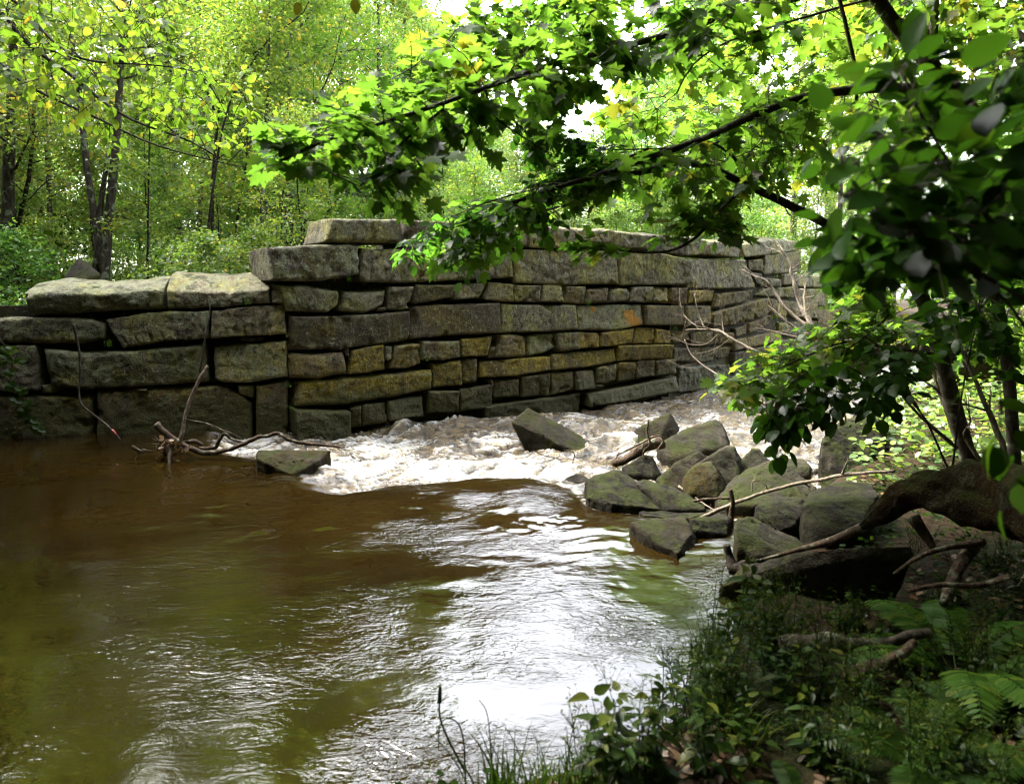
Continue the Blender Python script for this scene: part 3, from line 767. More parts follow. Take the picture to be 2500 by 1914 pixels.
# base course
R2([(315, 1398), (540, 1402), (700, 1404)], [(330, 1640), (700, 1620)], 'k', .3, rise=.03, proud=.12, label='dark wet base block with a mossy ledge')
R3([(80, 1200), (350, 1162), (658, 1118)], [(90, 1320), (650, 1300)], 'k', .3)
R3([(686, 1122), (950, 1078), (1228, 1017)], [(690, 1205), (950, 1166), (1228, 1112)], 'b', .4, proud=.05)
R3([(800, 1180), (1130, 1125)], [(800, 1330), (1130, 1280)], 'k', .2, proud=-.1)
# far end
F3 = lambda *a, **k: block(far_wall, '3', 'F', *a, **k)
F3([(1210, 745), (1302, 741)], [(1210, 826), (1306, 806)], 'b', .3)
F3([(1310, 761), (1440, 746)], [(1310, 841), (1440, 836)], 'b', .3)
F3([(1448, 758), (1560, 758)], [(1446, 831), (1556, 826)], 'b', .3)
F3([(1206, 851), (1560, 846)], [(1206, 936), (1400, 946), (1550, 906)], 'd', .3)
F3([(1566, 736), (1646, 711)], [(1566, 791), (1646, 771)], 'b', .4)
F3([(1651, 706), (1786, 657)], [(1651, 771), (1786, 716)], 'b', .4)
F3([(1562, 801), (1700, 781), (1850, 746)], [(1562, 871), (1850, 811)], 'b', .4)
F3([(1235, 965), (1400, 955), (1550, 950)], [(1235, 1120), (1550, 1100)], 'k', .2)
F3([(1560, 880), (1850, 820)], [(1560, 1010), (1850, 960)], 'd', .3)
F3([(1605, 235), (1800, 205), (1975, 222)], [(1620, 316), (1770, 301), (1975, 268)], 'l', .6, rise=.14, thick=1.1, label='pale capstone at the far end of the wall top')
F3([(1650, 331), (1740, 321)], [(1660, 391), (1740, 401)], 'g', .5)
F3([(1745, 301), (1960, 271)], [(1745, 421), (1960, 402)], 'l', .5)
F3([(1660, 402), (1740, 408)], [(1690, 470), (1740, 480)], 'd', .4)
F3([(1745, 430), (1850, 440)], [(1742, 490), (1850, 500)], 'g', .5, rnd=.08)
F3([(1856, 412), (1940, 405)], [(1856, 480), (1940, 475)], 'g', .5)
F3([(1745, 502), (1950, 482)], [(1700, 541), (1950, 562)], 'g', .5)
F3([(1795, 560), (2060, 590)], [(1800, 660), (2080, 680)], 'b', .5)
F3([(1945, 411), (2112, 421)], [(1945, 491), (2120, 501)], 'l', .6, thick=.9, rnd=.07)
F3([(1956, 501), (2120, 501)], [(1970, 590), (2110, 610)], 'g', .6, thick=.9)
F3([(1840, 702), (2060, 690)], [(1840, 780), (2060, 790)], 'l', .5)
F3([(1850, 800), (2300, 800)], [(1850, 960), (2300, 960)], 'b', .5)
F3([(2070, 620), (2400, 640)], [(2070, 790), (2400, 790)], 'b', .5)

# the orange lichen crust grows on one block only
_oc = [(tuple(unproj(*S('3', x, y), 'R')), r_) for x, y, r_ in ((945, 665, .28), (985, 705, .26), (735, 622, .14))]
_or.data.materials[0] = granite('orange lichened granite', 0.12, 0.55, 0.42, _oc)

# ---------------------------------------------------------------- boulders
def rock(label, crop, base, pts, thick=0.5, wz=None, tone='g', lich=0.4, name='boulder', group=None, sink=0.45, mat=None, relief=1.0, D=None, cell=None, rnd=2):
    bx, by = S(crop, *base)
    if D is None:
        z = -0.15 if wz is None else wz
        p = at_z(bx, by, z); D = p[1]
    raw = []
    for q in pts:
        x, y = S(crop, q[0], q[1]); dd = q[2] if len(q) > 2 else 0.0; th = q[3] if len(q) > 3 else thick
        P = at_d(x, y, D + dd); raw.append(P); raw.append(at_d(x, y, D + dd + th))
    raw = np.array(raw); zmin = raw[:, 2].min()
    low = raw[raw[:, 2] < zmin + 0.3].copy(); low[:, 2] = zmin - sink
    raw = np.vstack([raw, low]); c = raw.mean(0)
    bm = bmesh.new()
    for P in raw: bm.verts.new(P)
    r = bmesh.ops.convex_hull(bm, input=bm.verts)
    dead = list({g for g in r['geom_interior'] + r['geom_unused'] if isinstance(g, bmesh.types.BMVert)})
    bmesh.ops.delete(bm, geom=dead, context='VERTS')
    bmesh.ops.triangulate(bm, faces=bm.faces[:])
    cell = cell or max(0.03, 0.005 * D)
    for _ in range(9):
        es = [e for e in bm.edges if e.calc_length() > cell]
        if not es or len(bm.verts) > 30000: break
        bmesh.ops.subdivide_edges(bm, edges=es, cuts=1)
        bmesh.ops.triangulate(bm, faces=[f for f in bm.faces if len(f.verts) > 3])
    for _ in range(1 if rnd < 4 else 4): bmesh.ops.smooth_vert(bm, verts=bm.verts, factor=0.5, use_axis_x=True, use_axis_y=True, use_axis_z=True)
    bm.normal_update()
    co = np.array([v.co[:] for v in bm.verts]); no = np.array([v.normal[:] for v in bm.verts])
    d = 0.022 * fbm(co * 2.2 + c, 3) + 0.024 * fbm(co * 7 + c, 4) + 0.010 * fbm(co * 20, 3)
    co = co + no * (d * relief)[:, None]
    for v, P in zip(bm.verts, co): v.co = P - c
    me = bpy.data.meshes.new(name); bm.to_mesh(me); bm.free()
    me.polygons.foreach_set('use_smooth', np.full(len(me.polygons), True)); me.materials.append(mat or M_ROCK)
    o = link(name, me); o.location = c
    rr = np.random.default_rng(int(abs(c[0]) * 1000) % 9999)
    o.color = (*(np.array(TONES[tone]) * rr.uniform(0.9, 1.1)), lich)
    tag(o, label, 'boulder', group)
    return o

def rk(label, base, pts, **k): return rock(label, '4', base, pts, **k)
rk('long tilted granite slab lying alone in the white rapids, its upper end pointed', (420, 480), [(120, 322, .1), (215, 235, .35, .2), (300, 395, -.02), (420, 470, -.1), (520, 500, -.12), (580, 497, 0), (592, 440, .25), (400, 330, .3)], wz=-.2, tone='g', lich=.3)
rk('flat faced brown boulder leaning behind the rounded grey boulder in the rapids', (900, 455), [(815, 418, .05), (835, 454, -.02), (985, 458, -.1), (1060, 262, .45, .25), (1130, 365, .45), (1110, 430, .2), (875, 352, .25)], wz=-.28, tone='b', lich=.3)
rk('large rounded grey boulder at the edge of the rapids, wet and streaked', (1100, 545), [(990, 455, .1), (1010, 490, -.05), (1100, 546, -.2), (1240, 495, -.1), (1400, 468, .1), (1418, 440, .25), (1390, 370, .45), (1365, 322, .6), (1325, 308, .6), (1150, 365, .4)], wz=-.2, tone='g', lich=.25, rnd=5)
rk('small dark boulder under the snagged dead branch', (900, 640), [(770, 590, .05), (920, 512, .2), (955, 520, .2), (1005, 628, .05), (960, 648, -.05), (800, 628, -.05)], wz=-.2, tone='d')
rk('slanted dark brown boulder between the grey boulder and the mossy upright one', (1080, 712), [(985, 662, 0), (1100, 560, .2), (1240, 492, .45), (1280, 527, .45), (1150, 718, -.1), (1010, 692, -.1)], wz=-.1, tone='b')
rk('upright boulder with a mossy olive front face, second from the rounded grey one', (1250, 770), [(1135, 692, .05), (1150, 640, .12), (1210, 572, .2), (1310, 560, .2), (1345, 600, .1), (1390, 712, .0), (1350, 765, -.1), (1170, 750, -.1)], wz=-.05, tone='o', thick=.35)
rk('tall speckled mossy boulder rising directly behind the olive faced one', (1400, 720), [(1200, 580, .2), (1330, 500, .3), (1400, 464, .4), (1445, 470, .4), (1482, 550, .35), (1475, 640, .15), (1400, 720, 0), (1330, 700, .1)], wz=-.05, tone='g', lich=.6)
rk('pale boulder half hidden behind the pyramid shaped one', (1560, 640), [(1470, 562, .1), (1550, 480, .25), (1592, 482, .25), (1660, 560, .15), (1640, 660, -.05), (1480, 650, -.05)], wz=-.1, tone='l', lich=.6)
rk('broad pyramid shaped boulder with a mossy left slope, beside the long stick', (1600, 800), [(1340, 790, -.1), (1440, 660, .35), (1520, 610, .5), (1690, 545, .5), (1760, 578, .5), (1840, 640, .4), (1935, 715, .2), (1890, 790, -.1), (1640, 800, -.25), (1400, 815, -.2)], wz=.02, tone='g', lich=.5)
rk('flat topped block against the water behind the pyramid boulder', (1830, 620), [(1660, 560, .1), (1700, 535, .5), (1850, 540, .5), (1905, 590, .1), (1895, 640, 0), (1780, 640, -.1)], wz=-.05, tone='g', lich=.4)
rk('big dark wedge boulder at the lip of the rapids, nearest the smooth brown water', (800, 825), [(560, 672, .15), (570, 770, -.05), (640, 803, -.15), (1012, 838, -.1), (1000, 800, .1), (865, 690, .4), (772, 608, .4), (740, 604, .4), (620, 640, .3), (715, 800, -.22)], wz=-.02, tone='d', lich=.35)
rk('low mossy boulder tucked behind the dark wedge boulder', (1130, 835), [(862, 682, .3), (905, 664, .4), (1010, 690, .35), (1120, 730, .3), (1262, 802, .1), (1272, 838, -.05), (1050, 838, -.05)], wz=.0, tone='d', lich=.5)
rk('tiny mossy rock breaking the foam at the lip of the rapids', (500, 685), [(435, 658, 0), (500, 627, .1), (545, 630, .1), (582, 662, .05), (560, 688, -.05), (455, 684, -.05)], wz=-.03, tone='d', thick=.25)
rk('wet flat boulder with a sharp right edge, half sunk in the silvery pool', (1080, 1140), [(828, 915, .3), (1000, 892, .45), (1155, 886, .5), (1195, 960, .3), (1250, 1045, .3), (1170, 1152, 0), (1100, 1152, -.1), (960, 1030, .05), (1110, 1100, -.12)], wz=-.05, tone='b', lich=.2, thick=.25)
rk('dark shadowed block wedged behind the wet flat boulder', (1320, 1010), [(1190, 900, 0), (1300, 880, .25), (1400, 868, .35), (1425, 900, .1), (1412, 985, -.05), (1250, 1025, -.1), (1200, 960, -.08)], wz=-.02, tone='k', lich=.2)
rk('flat wet stone just above the water behind the sharp edged boulder', (1100, 880), [(880, 850, .1), (1000, 838, .4), (1300, 838, .4), (1350, 870, .1), (1150, 886, -.05), (900, 872, -.05)], wz=0.0, tone='d', lich=.2, thick=.3)
rk('wedge boulder with a mossy sloping top beside the driftwood stump', (1620, 1110), [(1448, 970, .05), (1470, 890, .3), (1560, 884, .4), (1680, 940, .35), (1810, 1005, .3), (1865, 1065, .15), (1770, 1110, -.05), (1600, 1125, -.12), (1460, 1060, -.05)], wz=.05, tone='g', lich=.5)
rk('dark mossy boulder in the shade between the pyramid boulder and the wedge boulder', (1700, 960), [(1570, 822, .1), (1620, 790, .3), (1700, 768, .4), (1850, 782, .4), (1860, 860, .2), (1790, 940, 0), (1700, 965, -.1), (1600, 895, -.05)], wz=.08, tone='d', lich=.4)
rk('broad flat topped boulder strewn with fallen leaves in the shade', (2000, 980), [(1850, 810, .15), (1900, 742, .7), (2050, 678, 1.0), (2260, 680, 1.0), (2300, 760, .3), (2200, 930, -.1), (2000, 990, -.2), (1860, 905, 0), (1880, 800, .1)], wz=.15, tone='d', lich=.4)
def _dz(x, y, z): return float(at_z(*S('4', x, y), z)[1])
rk('long flat ledge of wet granite on the bank, an orange leaf on its top', (1700, 1330), [(x, y, _dz(x, y, z)) for x, y, z in ((1360, 1300, .06), (1480, 1262, .12), (1985, 1165, .30), (2250, 1132, .34), (1500, 1172, .17), (1720, 1118, .27), (1940, 1085, .36), (2250, 1068, .40), (2500, 1128, .37), (2500, 1060, .43))], D=0.0, cell=.028, tone='g', lich=.35, thick=.02, name='stone_slab', relief=.7, rnd=1, sink=.5)
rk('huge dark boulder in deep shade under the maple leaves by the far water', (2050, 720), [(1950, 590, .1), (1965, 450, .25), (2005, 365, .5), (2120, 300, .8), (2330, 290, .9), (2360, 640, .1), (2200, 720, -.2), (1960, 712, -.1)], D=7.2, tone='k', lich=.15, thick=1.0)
rock('mossy square stone awash beside the driftwood, water pouring over its corner', 'D', (1500, 700), [(1270, 560, .0), (1290, 512, .35), (1600, 505, .5), (1880, 505, .6), (1790, 590, .25), (1700, 640, .1), (1560, 705, -.1), (1330, 600, -.08)], wz=-.03, tone='o', lich=.3, thick=.25)
rock('pointed grey rock standing behind the low wall', '1', (480, 520), [(380, 540, 0), (455, 440, .2, .3), (500, 455, .2), (590, 530, .1), (480, 560, -.1)], D=11.3, tone='l', lich=.6, thick=.5)
rock('small tan stone at the water edge among the grass blades', '8', (680, 870), [(630, 840, .0), (660, 795, .08), (700, 790, .1), (735, 830, .06), (720, 880, -.02), (650, 880, -.02)], wz=-.02, tone='b', lich=.2, thick=.12, name='stone', sink=.1, cell=.012, relief=.25)
for i, (lab, pts, D) in enumerate([
        ('long pale ledge stone on the sunlit far bank, left of the leaning maple stem', [(830, 615), (1000, 598), (1190, 620), (1180, 665), (990, 650), (850, 645)], 13.5),
        ('flat pale stone low on the far bank, stretching right behind the maple stems', [(1150, 690), (1330, 670), (1640, 730), (1640, 755), (1400, 745), (1170, 715)], 12.0),
        ('greenish block on the far bank between the two maple stems', [(1330, 655), (1420, 630), (1560, 650), (1580, 690), (1380, 690)], 14.0),
        ('low grey stone on the far bank below the pale ledge', [(780, 690), (900, 675), (960, 700), (940, 730), (800, 725)], 12.5)]):
    rock(lab, '5', pts[0], [(x, y, 0.25 * (k in (1, 2))) for k, (x, y) in enumerate(pts)], D=D, tone='l', lich=.5, thick=.7, name='ledge_stone')

# ---------------------------------------------------------------- trees behind the wall
def limb_path(p0, d0, length, n=8, up=0.25, r=None, wig=0.12):
    P = [np.array(p0, float)]; d = np.array(d0, float); st = length / (n - 1)
    for k in range(n - 1):
        d = d + r.normal(size=3) * wig + np.array([0, 0, up / n]); d /= np.linalg.norm(d)
        P.append(P[-1] + d * st)
    return np.array(P)

def crown_on(trunk, seed, nleaf, lsize, cb, reach, shape='oval', rad0=0.1, limbs=26, spread=0.42, flat=0.35, yellow=0.0, tmpl=KITE, droop=0.3):
    """limbs and a leafy crown on a trunk path (n,3); returns (wood MB, leaf MB)"""
    r = np.random.default_rng(seed)
    wood, fol = MB(), MB()
    seg = np.concatenate([[0], np.cumsum(np.linalg.norm(np.diff(trunk, axis=0), axis=1))]); H = seg[-1]
    def tp(f): return np.array([np.interp(f * H, seg, trunk[:, k]) for k in range(3)])
    wood.tube(trunk, rad0 * (1 - np.linspace(0, 1, len(trunk)) * 0.88), 8, 0.12)
    C = []
    for i in range(limbs):
        f = cb + (1 - cb) * (i + r.uniform(0, 1)) / limbs
        g = (f - cb) / (1 - cb)
        prof = (0.55 + 0.45 * math.sin(math.pi * min(1, g * 0.8 + 0.25))) * (1 - 0.55 * g ** 2.5)
        az = i * 2.4 + r.uniform(-.5, .5); el = r.uniform(-0.05, 0.5) + 0.5 * g
        d = np.array([math.cos(az) * math.cos(el), math.sin(az) * math.cos(el), math.sin(el)])
        L = reach * prof * r.uniform(0.6, 1.15)
        p = limb_path(tp(f), d, L, 7, 0.2, r)
        lr = max(0.006, rad0 * (1 - f * 0.8) * 0.3)
        wood.tube(p, [lr, lr * 0.25], 5)
        for j in range(3, 7): C.append((p[j], 0.6 + 0.25 * j / 6))
        for _ in range(3):
            j = r.integers(2, 6); dd = (p[j + 1] - p[j]); dd = dd / np.linalg.norm(dd) + r.normal(size=3) * [0.7, 0.7, 0.3]; dd /= np.linalg.norm(dd)
            q = limb_path(p[j], dd, L * r.uniform(0.25, 0.5), 5, 0.1, r)
            wood.tube(q, [lr * 0.4, lr * 0.12], 4)
            C.append((q[3], .6)); C.append((q[4], .7))
    C0 = np.array([c[0] for c in C])
    k = r.integers(0, len(C0), nleaf)
    sc = spread * min(1.0, reach / 2.2) * r.uniform(0.5, 1.25, len(C0))
    P = C0[k] + r.normal(size=(nleaf, 3)) * sc[k][:, None] * [1, 1, flat]
    D = r.normal(size=(nleaf, 3)) * [1, 1, 0.35] + [0, 0, -droop]
    N = r.normal(size=(nleaf, 3)) * 0.55 + [0, 0, 1]
    ct = np.clip(r.normal(0.45, 0.16, len(C0)), 0, 1)
    tint = np.clip(ct[k] + r.normal(0, 0.13, nleaf) + yellow * (r.random(len(C0))[k] < 0.3) * 0.35 + 0.5 * (r.random(nleaf) < 0.01 + 0.05 * yellow), 0, 1)
    leaves(fol, P, D, N, lsize * r.uniform(0.7, 1.25, nleaf), tmpl, tint)
    return wood, fol

def straight(h, seed, lean=0.06, n=12):
    r = np.random.default_rng(seed); z = np.linspace(-0.4, h, n)
    x = np.cumsum(r.normal(0, lean, n)) * 0.5; y = np.cumsum(r.normal(0, lean, n)) * 0.5
    x -= x[0]; y -= y[0]
    return np.stack([x, y, z], 1)

VAR = {}
def variant(key, h, seed, nleaf, lsize, cb, reach, rad0, limbs, **k):
    w, f = crown_on(straight(h, seed), seed, nleaf, lsize, cb, reach, rad0=rad0, limbs=limbs, **k)
    VAR[key] = (w.mesh('trunk', [M_BARK if rad0 > .06 else M_BARKD]), f.mesh('crown', [M_LEAF]), h)
variant('tall0', 12, 11, 20000, 0.105, 0.16, 2.9, 0.15, 44, yellow=.3)
variant('tall1', 12, 12, 20000, 0.11, 0.22, 2.6, 0.13, 40, yellow=.8)
variant('tall2', 12, 13, 18000, 0.10, 0.12, 2.3, 0.11, 40)
variant('young0', 6, 21, 7500, 0.085, 0.12, 1.7, 0.05, 26, yellow=.6)
variant('young1', 6, 22, 7500, 0.09, 0.10, 1.5, 0.045, 24)
variant('bush0', 2.0, 31, 4200, 0.075, 0.05, 1.15, 0.022, 24, spread=.3, flat=.6)
variant('bush1', 1.7, 32, 4200, 0.07, 0.05, 1.25, 0.02, 24, spread=.3, flat=.6, yellow=.7)
USED = {}
def plant_tree(key, name, x, y, scale, rot, label, cat, group=None, col=(1, 1, 1), squash=1.0):
    w, f, h = VAR[key]
    e = empty(name, (x, y, ground_at(x, y) - 0.05)); e.rotation_euler = (0, 0, rot); e.scale = (scale * squash, scale * squash, scale)
    for nm, me in (('trunk', w), ('crown', f)):
        o = link(nm, me, e); o.color = (*col, 1)
    tag(e, label, cat, group)
    return e

# trees whose trunks can be told apart: paths traced on the picture, set at their own distance
def traced(name, label, pts, d, rpx, nleaf=9000, lsize=0.09, cb=0.4, reach=2.0, top=3.0, limbs=26, cat='tree', col=(1, 1, 1), yellow=.3, extra=(), mat=None, seed=0, group=None, lo=None):
    P = [at_d(*S('P', x, y), d + (q[0] if q else 0)) for x, y, *q in pts]
    b = P[0].copy(); gz = ground_at(b[0], b[1])
    if b[2] > gz: P.insert(0, np.array([b[0] + (b[0] - P[1][0]) * 0.15, b[1], gz - 0.3]))
    dv = (P[-1] - P[-2]) / np.linalg.norm(P[-1] - P[-2]); P.append(P[-1] + (dv * 0.5 + np.array([0, 0, .6])) * top)
    T = catmull(P, 26)
    r0 = rpx / 1536 * d / 2 * .8
    w, f = crown_on(T, 500 + seed, nleaf, lsize, cb, reach, rad0=r0, limbs=limbs, yellow=yellow)
    for ex in extra:
        Q = catmull([at_d(*S('P', x, y), d + (q[0] if q else 0)) for x, y, *q in ex[0]], 12); w.tube(Q, [ex[1] / 1536 * d / 2, ex[1] / 1536 * d / 4], 6, .1)
    e = empty(name, (P[0][0], P[0][1], gz)); tag(e, label, cat, group)
    child('trunk', w.mesh('trunk', [mat or M_BARK]), e)
    c = child('crown', f.mesh('crown', [M_LEAF]), e); c.color = (*col, 1)
    return e
traced('forked_tree', 'dark twin stemmed tree with a thick straight trunk behind the pointed grey rock', [(225, 600), (232, 480), (245, 350), (255, 200), (262, 0)], 13.5, 30, seed=1, cb=.5, nleaf=8000,
       extra=[([(218, 585), (205, 480), (185, 350), (168, 180), (150, 60)], 17), ([(205, 590), (215, 450), (232, 330)], 16)])
traced('tree', 'thick grey blurred trunk at the very left edge of the woods', [(18, 640), (16, 480), (20, 300), (30, 0)], 14.5, 40, seed=2, cb=.35, nleaf=10000, yellow=.8)
traced('tree', 'reddish slim trunk just beside the thick grey trunk at the left edge', [(36, 520), (62, 380), (72, 250), (85, 60)], 15.0, 15, seed=3, cb=.3, nleaf=7000, mat=M_BARKD, yellow=1)
traced('sapling', 'thin straight sapling between the twin stemmed tree and the low dark trunk', [(317, 600), (318, 420), (322, 250), (330, 120)], 14.0, 7, seed=4, cb=.3, nleaf=3500, reach=1.1, top=1.0, mat=M_BARKD)
traced('tree', 'slender leaning tree that forks high above the step in the wall', [(455, 470), (460, 330), (476, 190), (512, 20)], 17.0, 13, seed=5, cb=.45, nleaf=7000, mat=M_BARKD,
       extra=[([(468, 260), (445, 200), (430, 150)], 7), ([(478, 170), (520, 130), (600, 80)], 6)])
traced('tree', 'slanting bare stemmed tree crossing to the upper right above the wall step', [(440, 560), (478, 270), (530, 150), (590, 70), (660, 10)], 16.0, 9, seed=6, cb=.5, nleaf=4500, mat=M_BARKD, reach=1.3)
traced('tree', 'dark upright trunk rising just behind the step up in the wall', [(560, 560), (562, 430), (566, 340), (577, 100)], 16.5, 15, seed=7, cb=.4, nleaf=8000,
       extra=[([(580, 560), (572, 450), (560, 380)], 7)])
traced('tree', 'short dark leaning trunk half hidden by shrubs behind the wall step', [(500, 560), (515, 430), (528, 350), (540, 250)], 18.0, 11, seed=8, cb=.4, nleaf=6000, mat=M_BARKD)
traced('sapling', 'cluster of thin upright stems behind the topmost slab of the wall', [(620, 560), (640, 430), (690, 380), (740, 330)], 15.0, 5, seed=9, cb=.55, nleaf=1800, reach=.8, top=.8, mat=M_BARKD,
       extra=[([(600, 540), (605, 430), (615, 330)], 5), ([(650, 560), (655, 440), (672, 340)], 5), ([(670, 560), (700, 460), (760, 390)], 5), ([(690, 540), (705, 430), (715, 320)], 4)])
traced('tree', 'shaded double trunk standing deep in the woods left of the slender leaning tree', [(425, 540), (430, 430), (436, 300), (432, 100)], 21.0, 17, seed=10, cb=.3, nleaf=9000)
traced('tree', 'straight dark trunk seen faintly between the twin stemmed tree and the left edge', [(110, 560), (105, 400), (96, 250), (92, 40)], 18.0, 17, seed=11, cb=.3, nleaf=9000, yellow=.8)
traced('tree', 'red brown trunk on the far bank just beyond the ruined wall end', [(1790, 640), (1795, 560), (1800, 450), (1805, 200)], 24.0, 18, seed=12, cb=.4, nleaf=8000)
# dead grey conifer in the clearing
def dead_conifer():
    b = at_d(*S('P', 1275, 560), 27.0); gz = ground_at(b[0], b[1]); r = np.random.default_rng(8); mb = MB()
    top = at_d(*S('P', 1272, 140), 27.0)
    mb.tube(np.array([[b[0], b[1], gz], (np.array([b[0], b[1], gz]) + top) / 2, top]), [.09, .05, .01], 6)
    for i in range(260):
        f = r.uniform(0.15, 1); p = np.array([b[0], b[1], gz]) * (1 - f) + top * f; az = r.uniform(0, 6.28); L = (1.6 * (1 - f) + .35) * r.uniform(.5, 1)
        q = limb_path(p, [math.cos(az), math.sin(az), .15], L, 6, -.1, r); mb.tube(q, [.012, .004], 4)
        for _ in range(7):
            j = r.integers(1, 6); mb.tube(limb_path(q[j], r.normal(size=3) * [1, 1, .5], L * .28, 3, 0, r), [.006, .003], 3)
    o = link('dead_conifer', mb.mesh('dead_conifer', [M_DEAD])); tag(o, 'dead grey brown conifer, bare and twiggy, standing behind the middle of the wall', 'dead tree')
dead_conifer()

def el_limit(az):
    return float(np.interp(az, [-50, -24, -13, -8, -4, 0, 8, 13, 20, 40, 60], [50, 46, 37, 27, 17, 15, 15.5, 22, 32, 38, 40]))
placed = []
rt = np.random.default_rng(21)
LBT = {'tall0': 'tall leafy broadleaf tree filling the depth of the woods', 'tall1': 'tall yellowing broadleaf tree deep in the woods', 'tall2': 'tall narrow dark green tree deep in the woods'}
LBY = {'young0': 'young yellow green tree standing under the taller trees behind the wall', 'young1': 'young dark green tree standing under the taller trees behind the wall'}
LBB = {'bush0': 'rounded green shrub in the undergrowth behind the wall', 'bush1': 'low yellowish shrub in the undergrowth behind the wall'}
def place_many(n, keys, d0, d1, mind, name, labels, cat, group, az0=-41, az1=41, smin=.5, smax=1.5, frac=1.0, clear=1.2):
    c = 0; tries = 0
    while c < n and tries < n * 60:
        tries += 1
        az = rt.uniform(az0, az1); d = math.sqrt(rt.uniform(d0 * d0, d1 * d1)); x, y = math.tan(R(az)) * d, d
        X, Y = np.array([x]), np.array([y])
        wl = -signed(WALL_LINE, X, Y)[0]; sh = signed(SHORE, X, Y)[0]
        if wl < clear and sh < 1.0: continue
        if 0 < sh < 2.0: continue
        if any((x - a) ** 2 + (y - b_) ** 2 < (mind + m) ** 2 / 4 for a, b_, m in placed): continue
        key = keys[rt.integers(len(keys))]; h0 = VAR[key][2]
        lim = math.tan(R(el_limit(az) * rt.uniform(0.85, 1.05))) * d + 0.8
        s = min(smax, lim / h0) * rt.uniform(0.88, 1.0) * (frac if frac == 1.0 else rt.uniform(frac, 1))
        if s < smin: continue
        g = rt.uniform(0.8, 1.25)
        col = (g * rt.uniform(.72, 1.1), g, g * rt.uniform(.8, 1.5))
        sq = min(1.25, max(1.0, 0.75 / s))
        plant_tree(key, name, x, y, s, rt.uniform(0, 6.28), labels[key], cat, group, col, sq)
        placed.append((x, y, mind)); c += 1
    return c
n1 = place_many(54, ['tall0', 'tall1', 'tall2'], 16, 46, 2.6, 'broadleaf_tree', LBT, 'tree', 'trees of the far woods', smin=.45)
placed.clear()
n2 = place_many(62, ['young0', 'young1'], 13, 30, 1.8, 'young_tree', LBY, 'young tree', 'young trees under the canopy', smin=.35, smax=.95, frac=.6)
n2 += place_many(34, ['young0', 'young1'], 26, 46, 2.2, 'young_tree', LBY, 'young tree', 'young trees under the canopy', smin=.35, smax=1.1, frac=.7)
placed.clear()
n1 += place_many(34, ['tall0', 'tall1', 'tall2'], 46, 80, 3.5, 'broadleaf_tree', LBT, 'tree', 'trees of the far woods', smin=.5)
placed.clear()
n3 = place_many(85, ['bush0', 'bush1'], 11, 26, 1.1, 'shrub', LBB, 'shrub', 'shrubs behind the wall', smin=.5, smax=1.15, frac=.7, clear=1.0)
n3 += place_many(26, ['bush0', 'bush1'], 9, 24, 1.2, 'shrub', {'bush0': 'rounded green shrub on the sunlit far bank beyond the maples', 'bush1': 'low yellowish shrub on the sunlit far bank beyond the maples'}, 'shrub', 'shrubs on the far bank', az0=24, az1=42, smin=.4, smax=1.0, frac=.6)
print('trees', n1, n2, n3)
# unseen trees added behind and beside the viewer to shade the near bank
variant('canopy', 12, 51, 26000, 0.21, 0.40, 4.6, 0.18, 46, spread=.75)
VAR['canopy'][1].materials[0] = M_CANOPY
for i, (x, y, s) in enumerate([(2.9, 0.2, 1.15), (6.3, 3.7, 1.05), (3.7, 1.7, 1.0), (7.8, 8.2, .95), (-0.6, -3.0, 1.2), (6.5, -2.5, 1.1), (-5.5, -2.0, 1.35), (2.5, -6, 1.3), (10.5, 3.5, 1.1), (-10, 0.5, 1.3), (-2.5, -7.5, 1.4), (-9, -6, 1.4), (-14.5, 3.0, 1.3),
                               (7.5, -7, 1.3), (0.2, -11, 1.5), (-6, -12, 1.5), (-15, -3, 1.4), (12, -3, 1.3), (14, 8, 1.1), (1.0, -2.2, 1.3), (-16, 9, 1.4), (-1.5, -0.6, 1.1)]):
    plant_tree('canopy', 'added_shade_tree', x, y, s, i * 1.3, 'tall unseen tree added outside the frame to shade the near bank', 'tree', 'unseen trees added for shade', (.8, .8, .8))

variant('thicket', 9, 52, 15000, 0.24, 0.03, 3.4, 0.12, 44, spread=.8)  # unseen ring of trees, added to block the low sky
VAR['thicket'][1].materials[0] = M_CANOPY
for i, az in enumerate(np.linspace(47, 316, 30)):
    d = 15 + 4 * (i % 3)
    plant_tree('thicket', 'added_shade_tree', d * math.sin(R(az)), 1.5 + d * math.cos(R(az)), 1.0 + .12 * (i % 4), i * 2.1, 'dense unseen tree added behind the viewer to close off low sky', 'tree', 'unseen trees added to block low sky', (.8, .8, .8))

# ---------------------------------------------------------------- leafy boughs in front
def in_poly(poly, n, r):
    poly = np.array(poly, float); lo, hi = poly.min(0), poly.max(0); out = []
    while len(out) < n:
        p = lo + (hi - lo) * r.random(2); x, y = p; c = False
        j = len(poly) - 1
        for i in range(len(poly)):
            if (poly[i, 1] > y) != (poly[j, 1] > y) and x < (poly[j, 0] - poly[i, 0]) * (y - poly[i, 1]) / (poly[j, 1] - poly[i, 1]) + poly[i, 0]: c = not c
            j = i
        if c: out.append(p)
    return np.array(out)

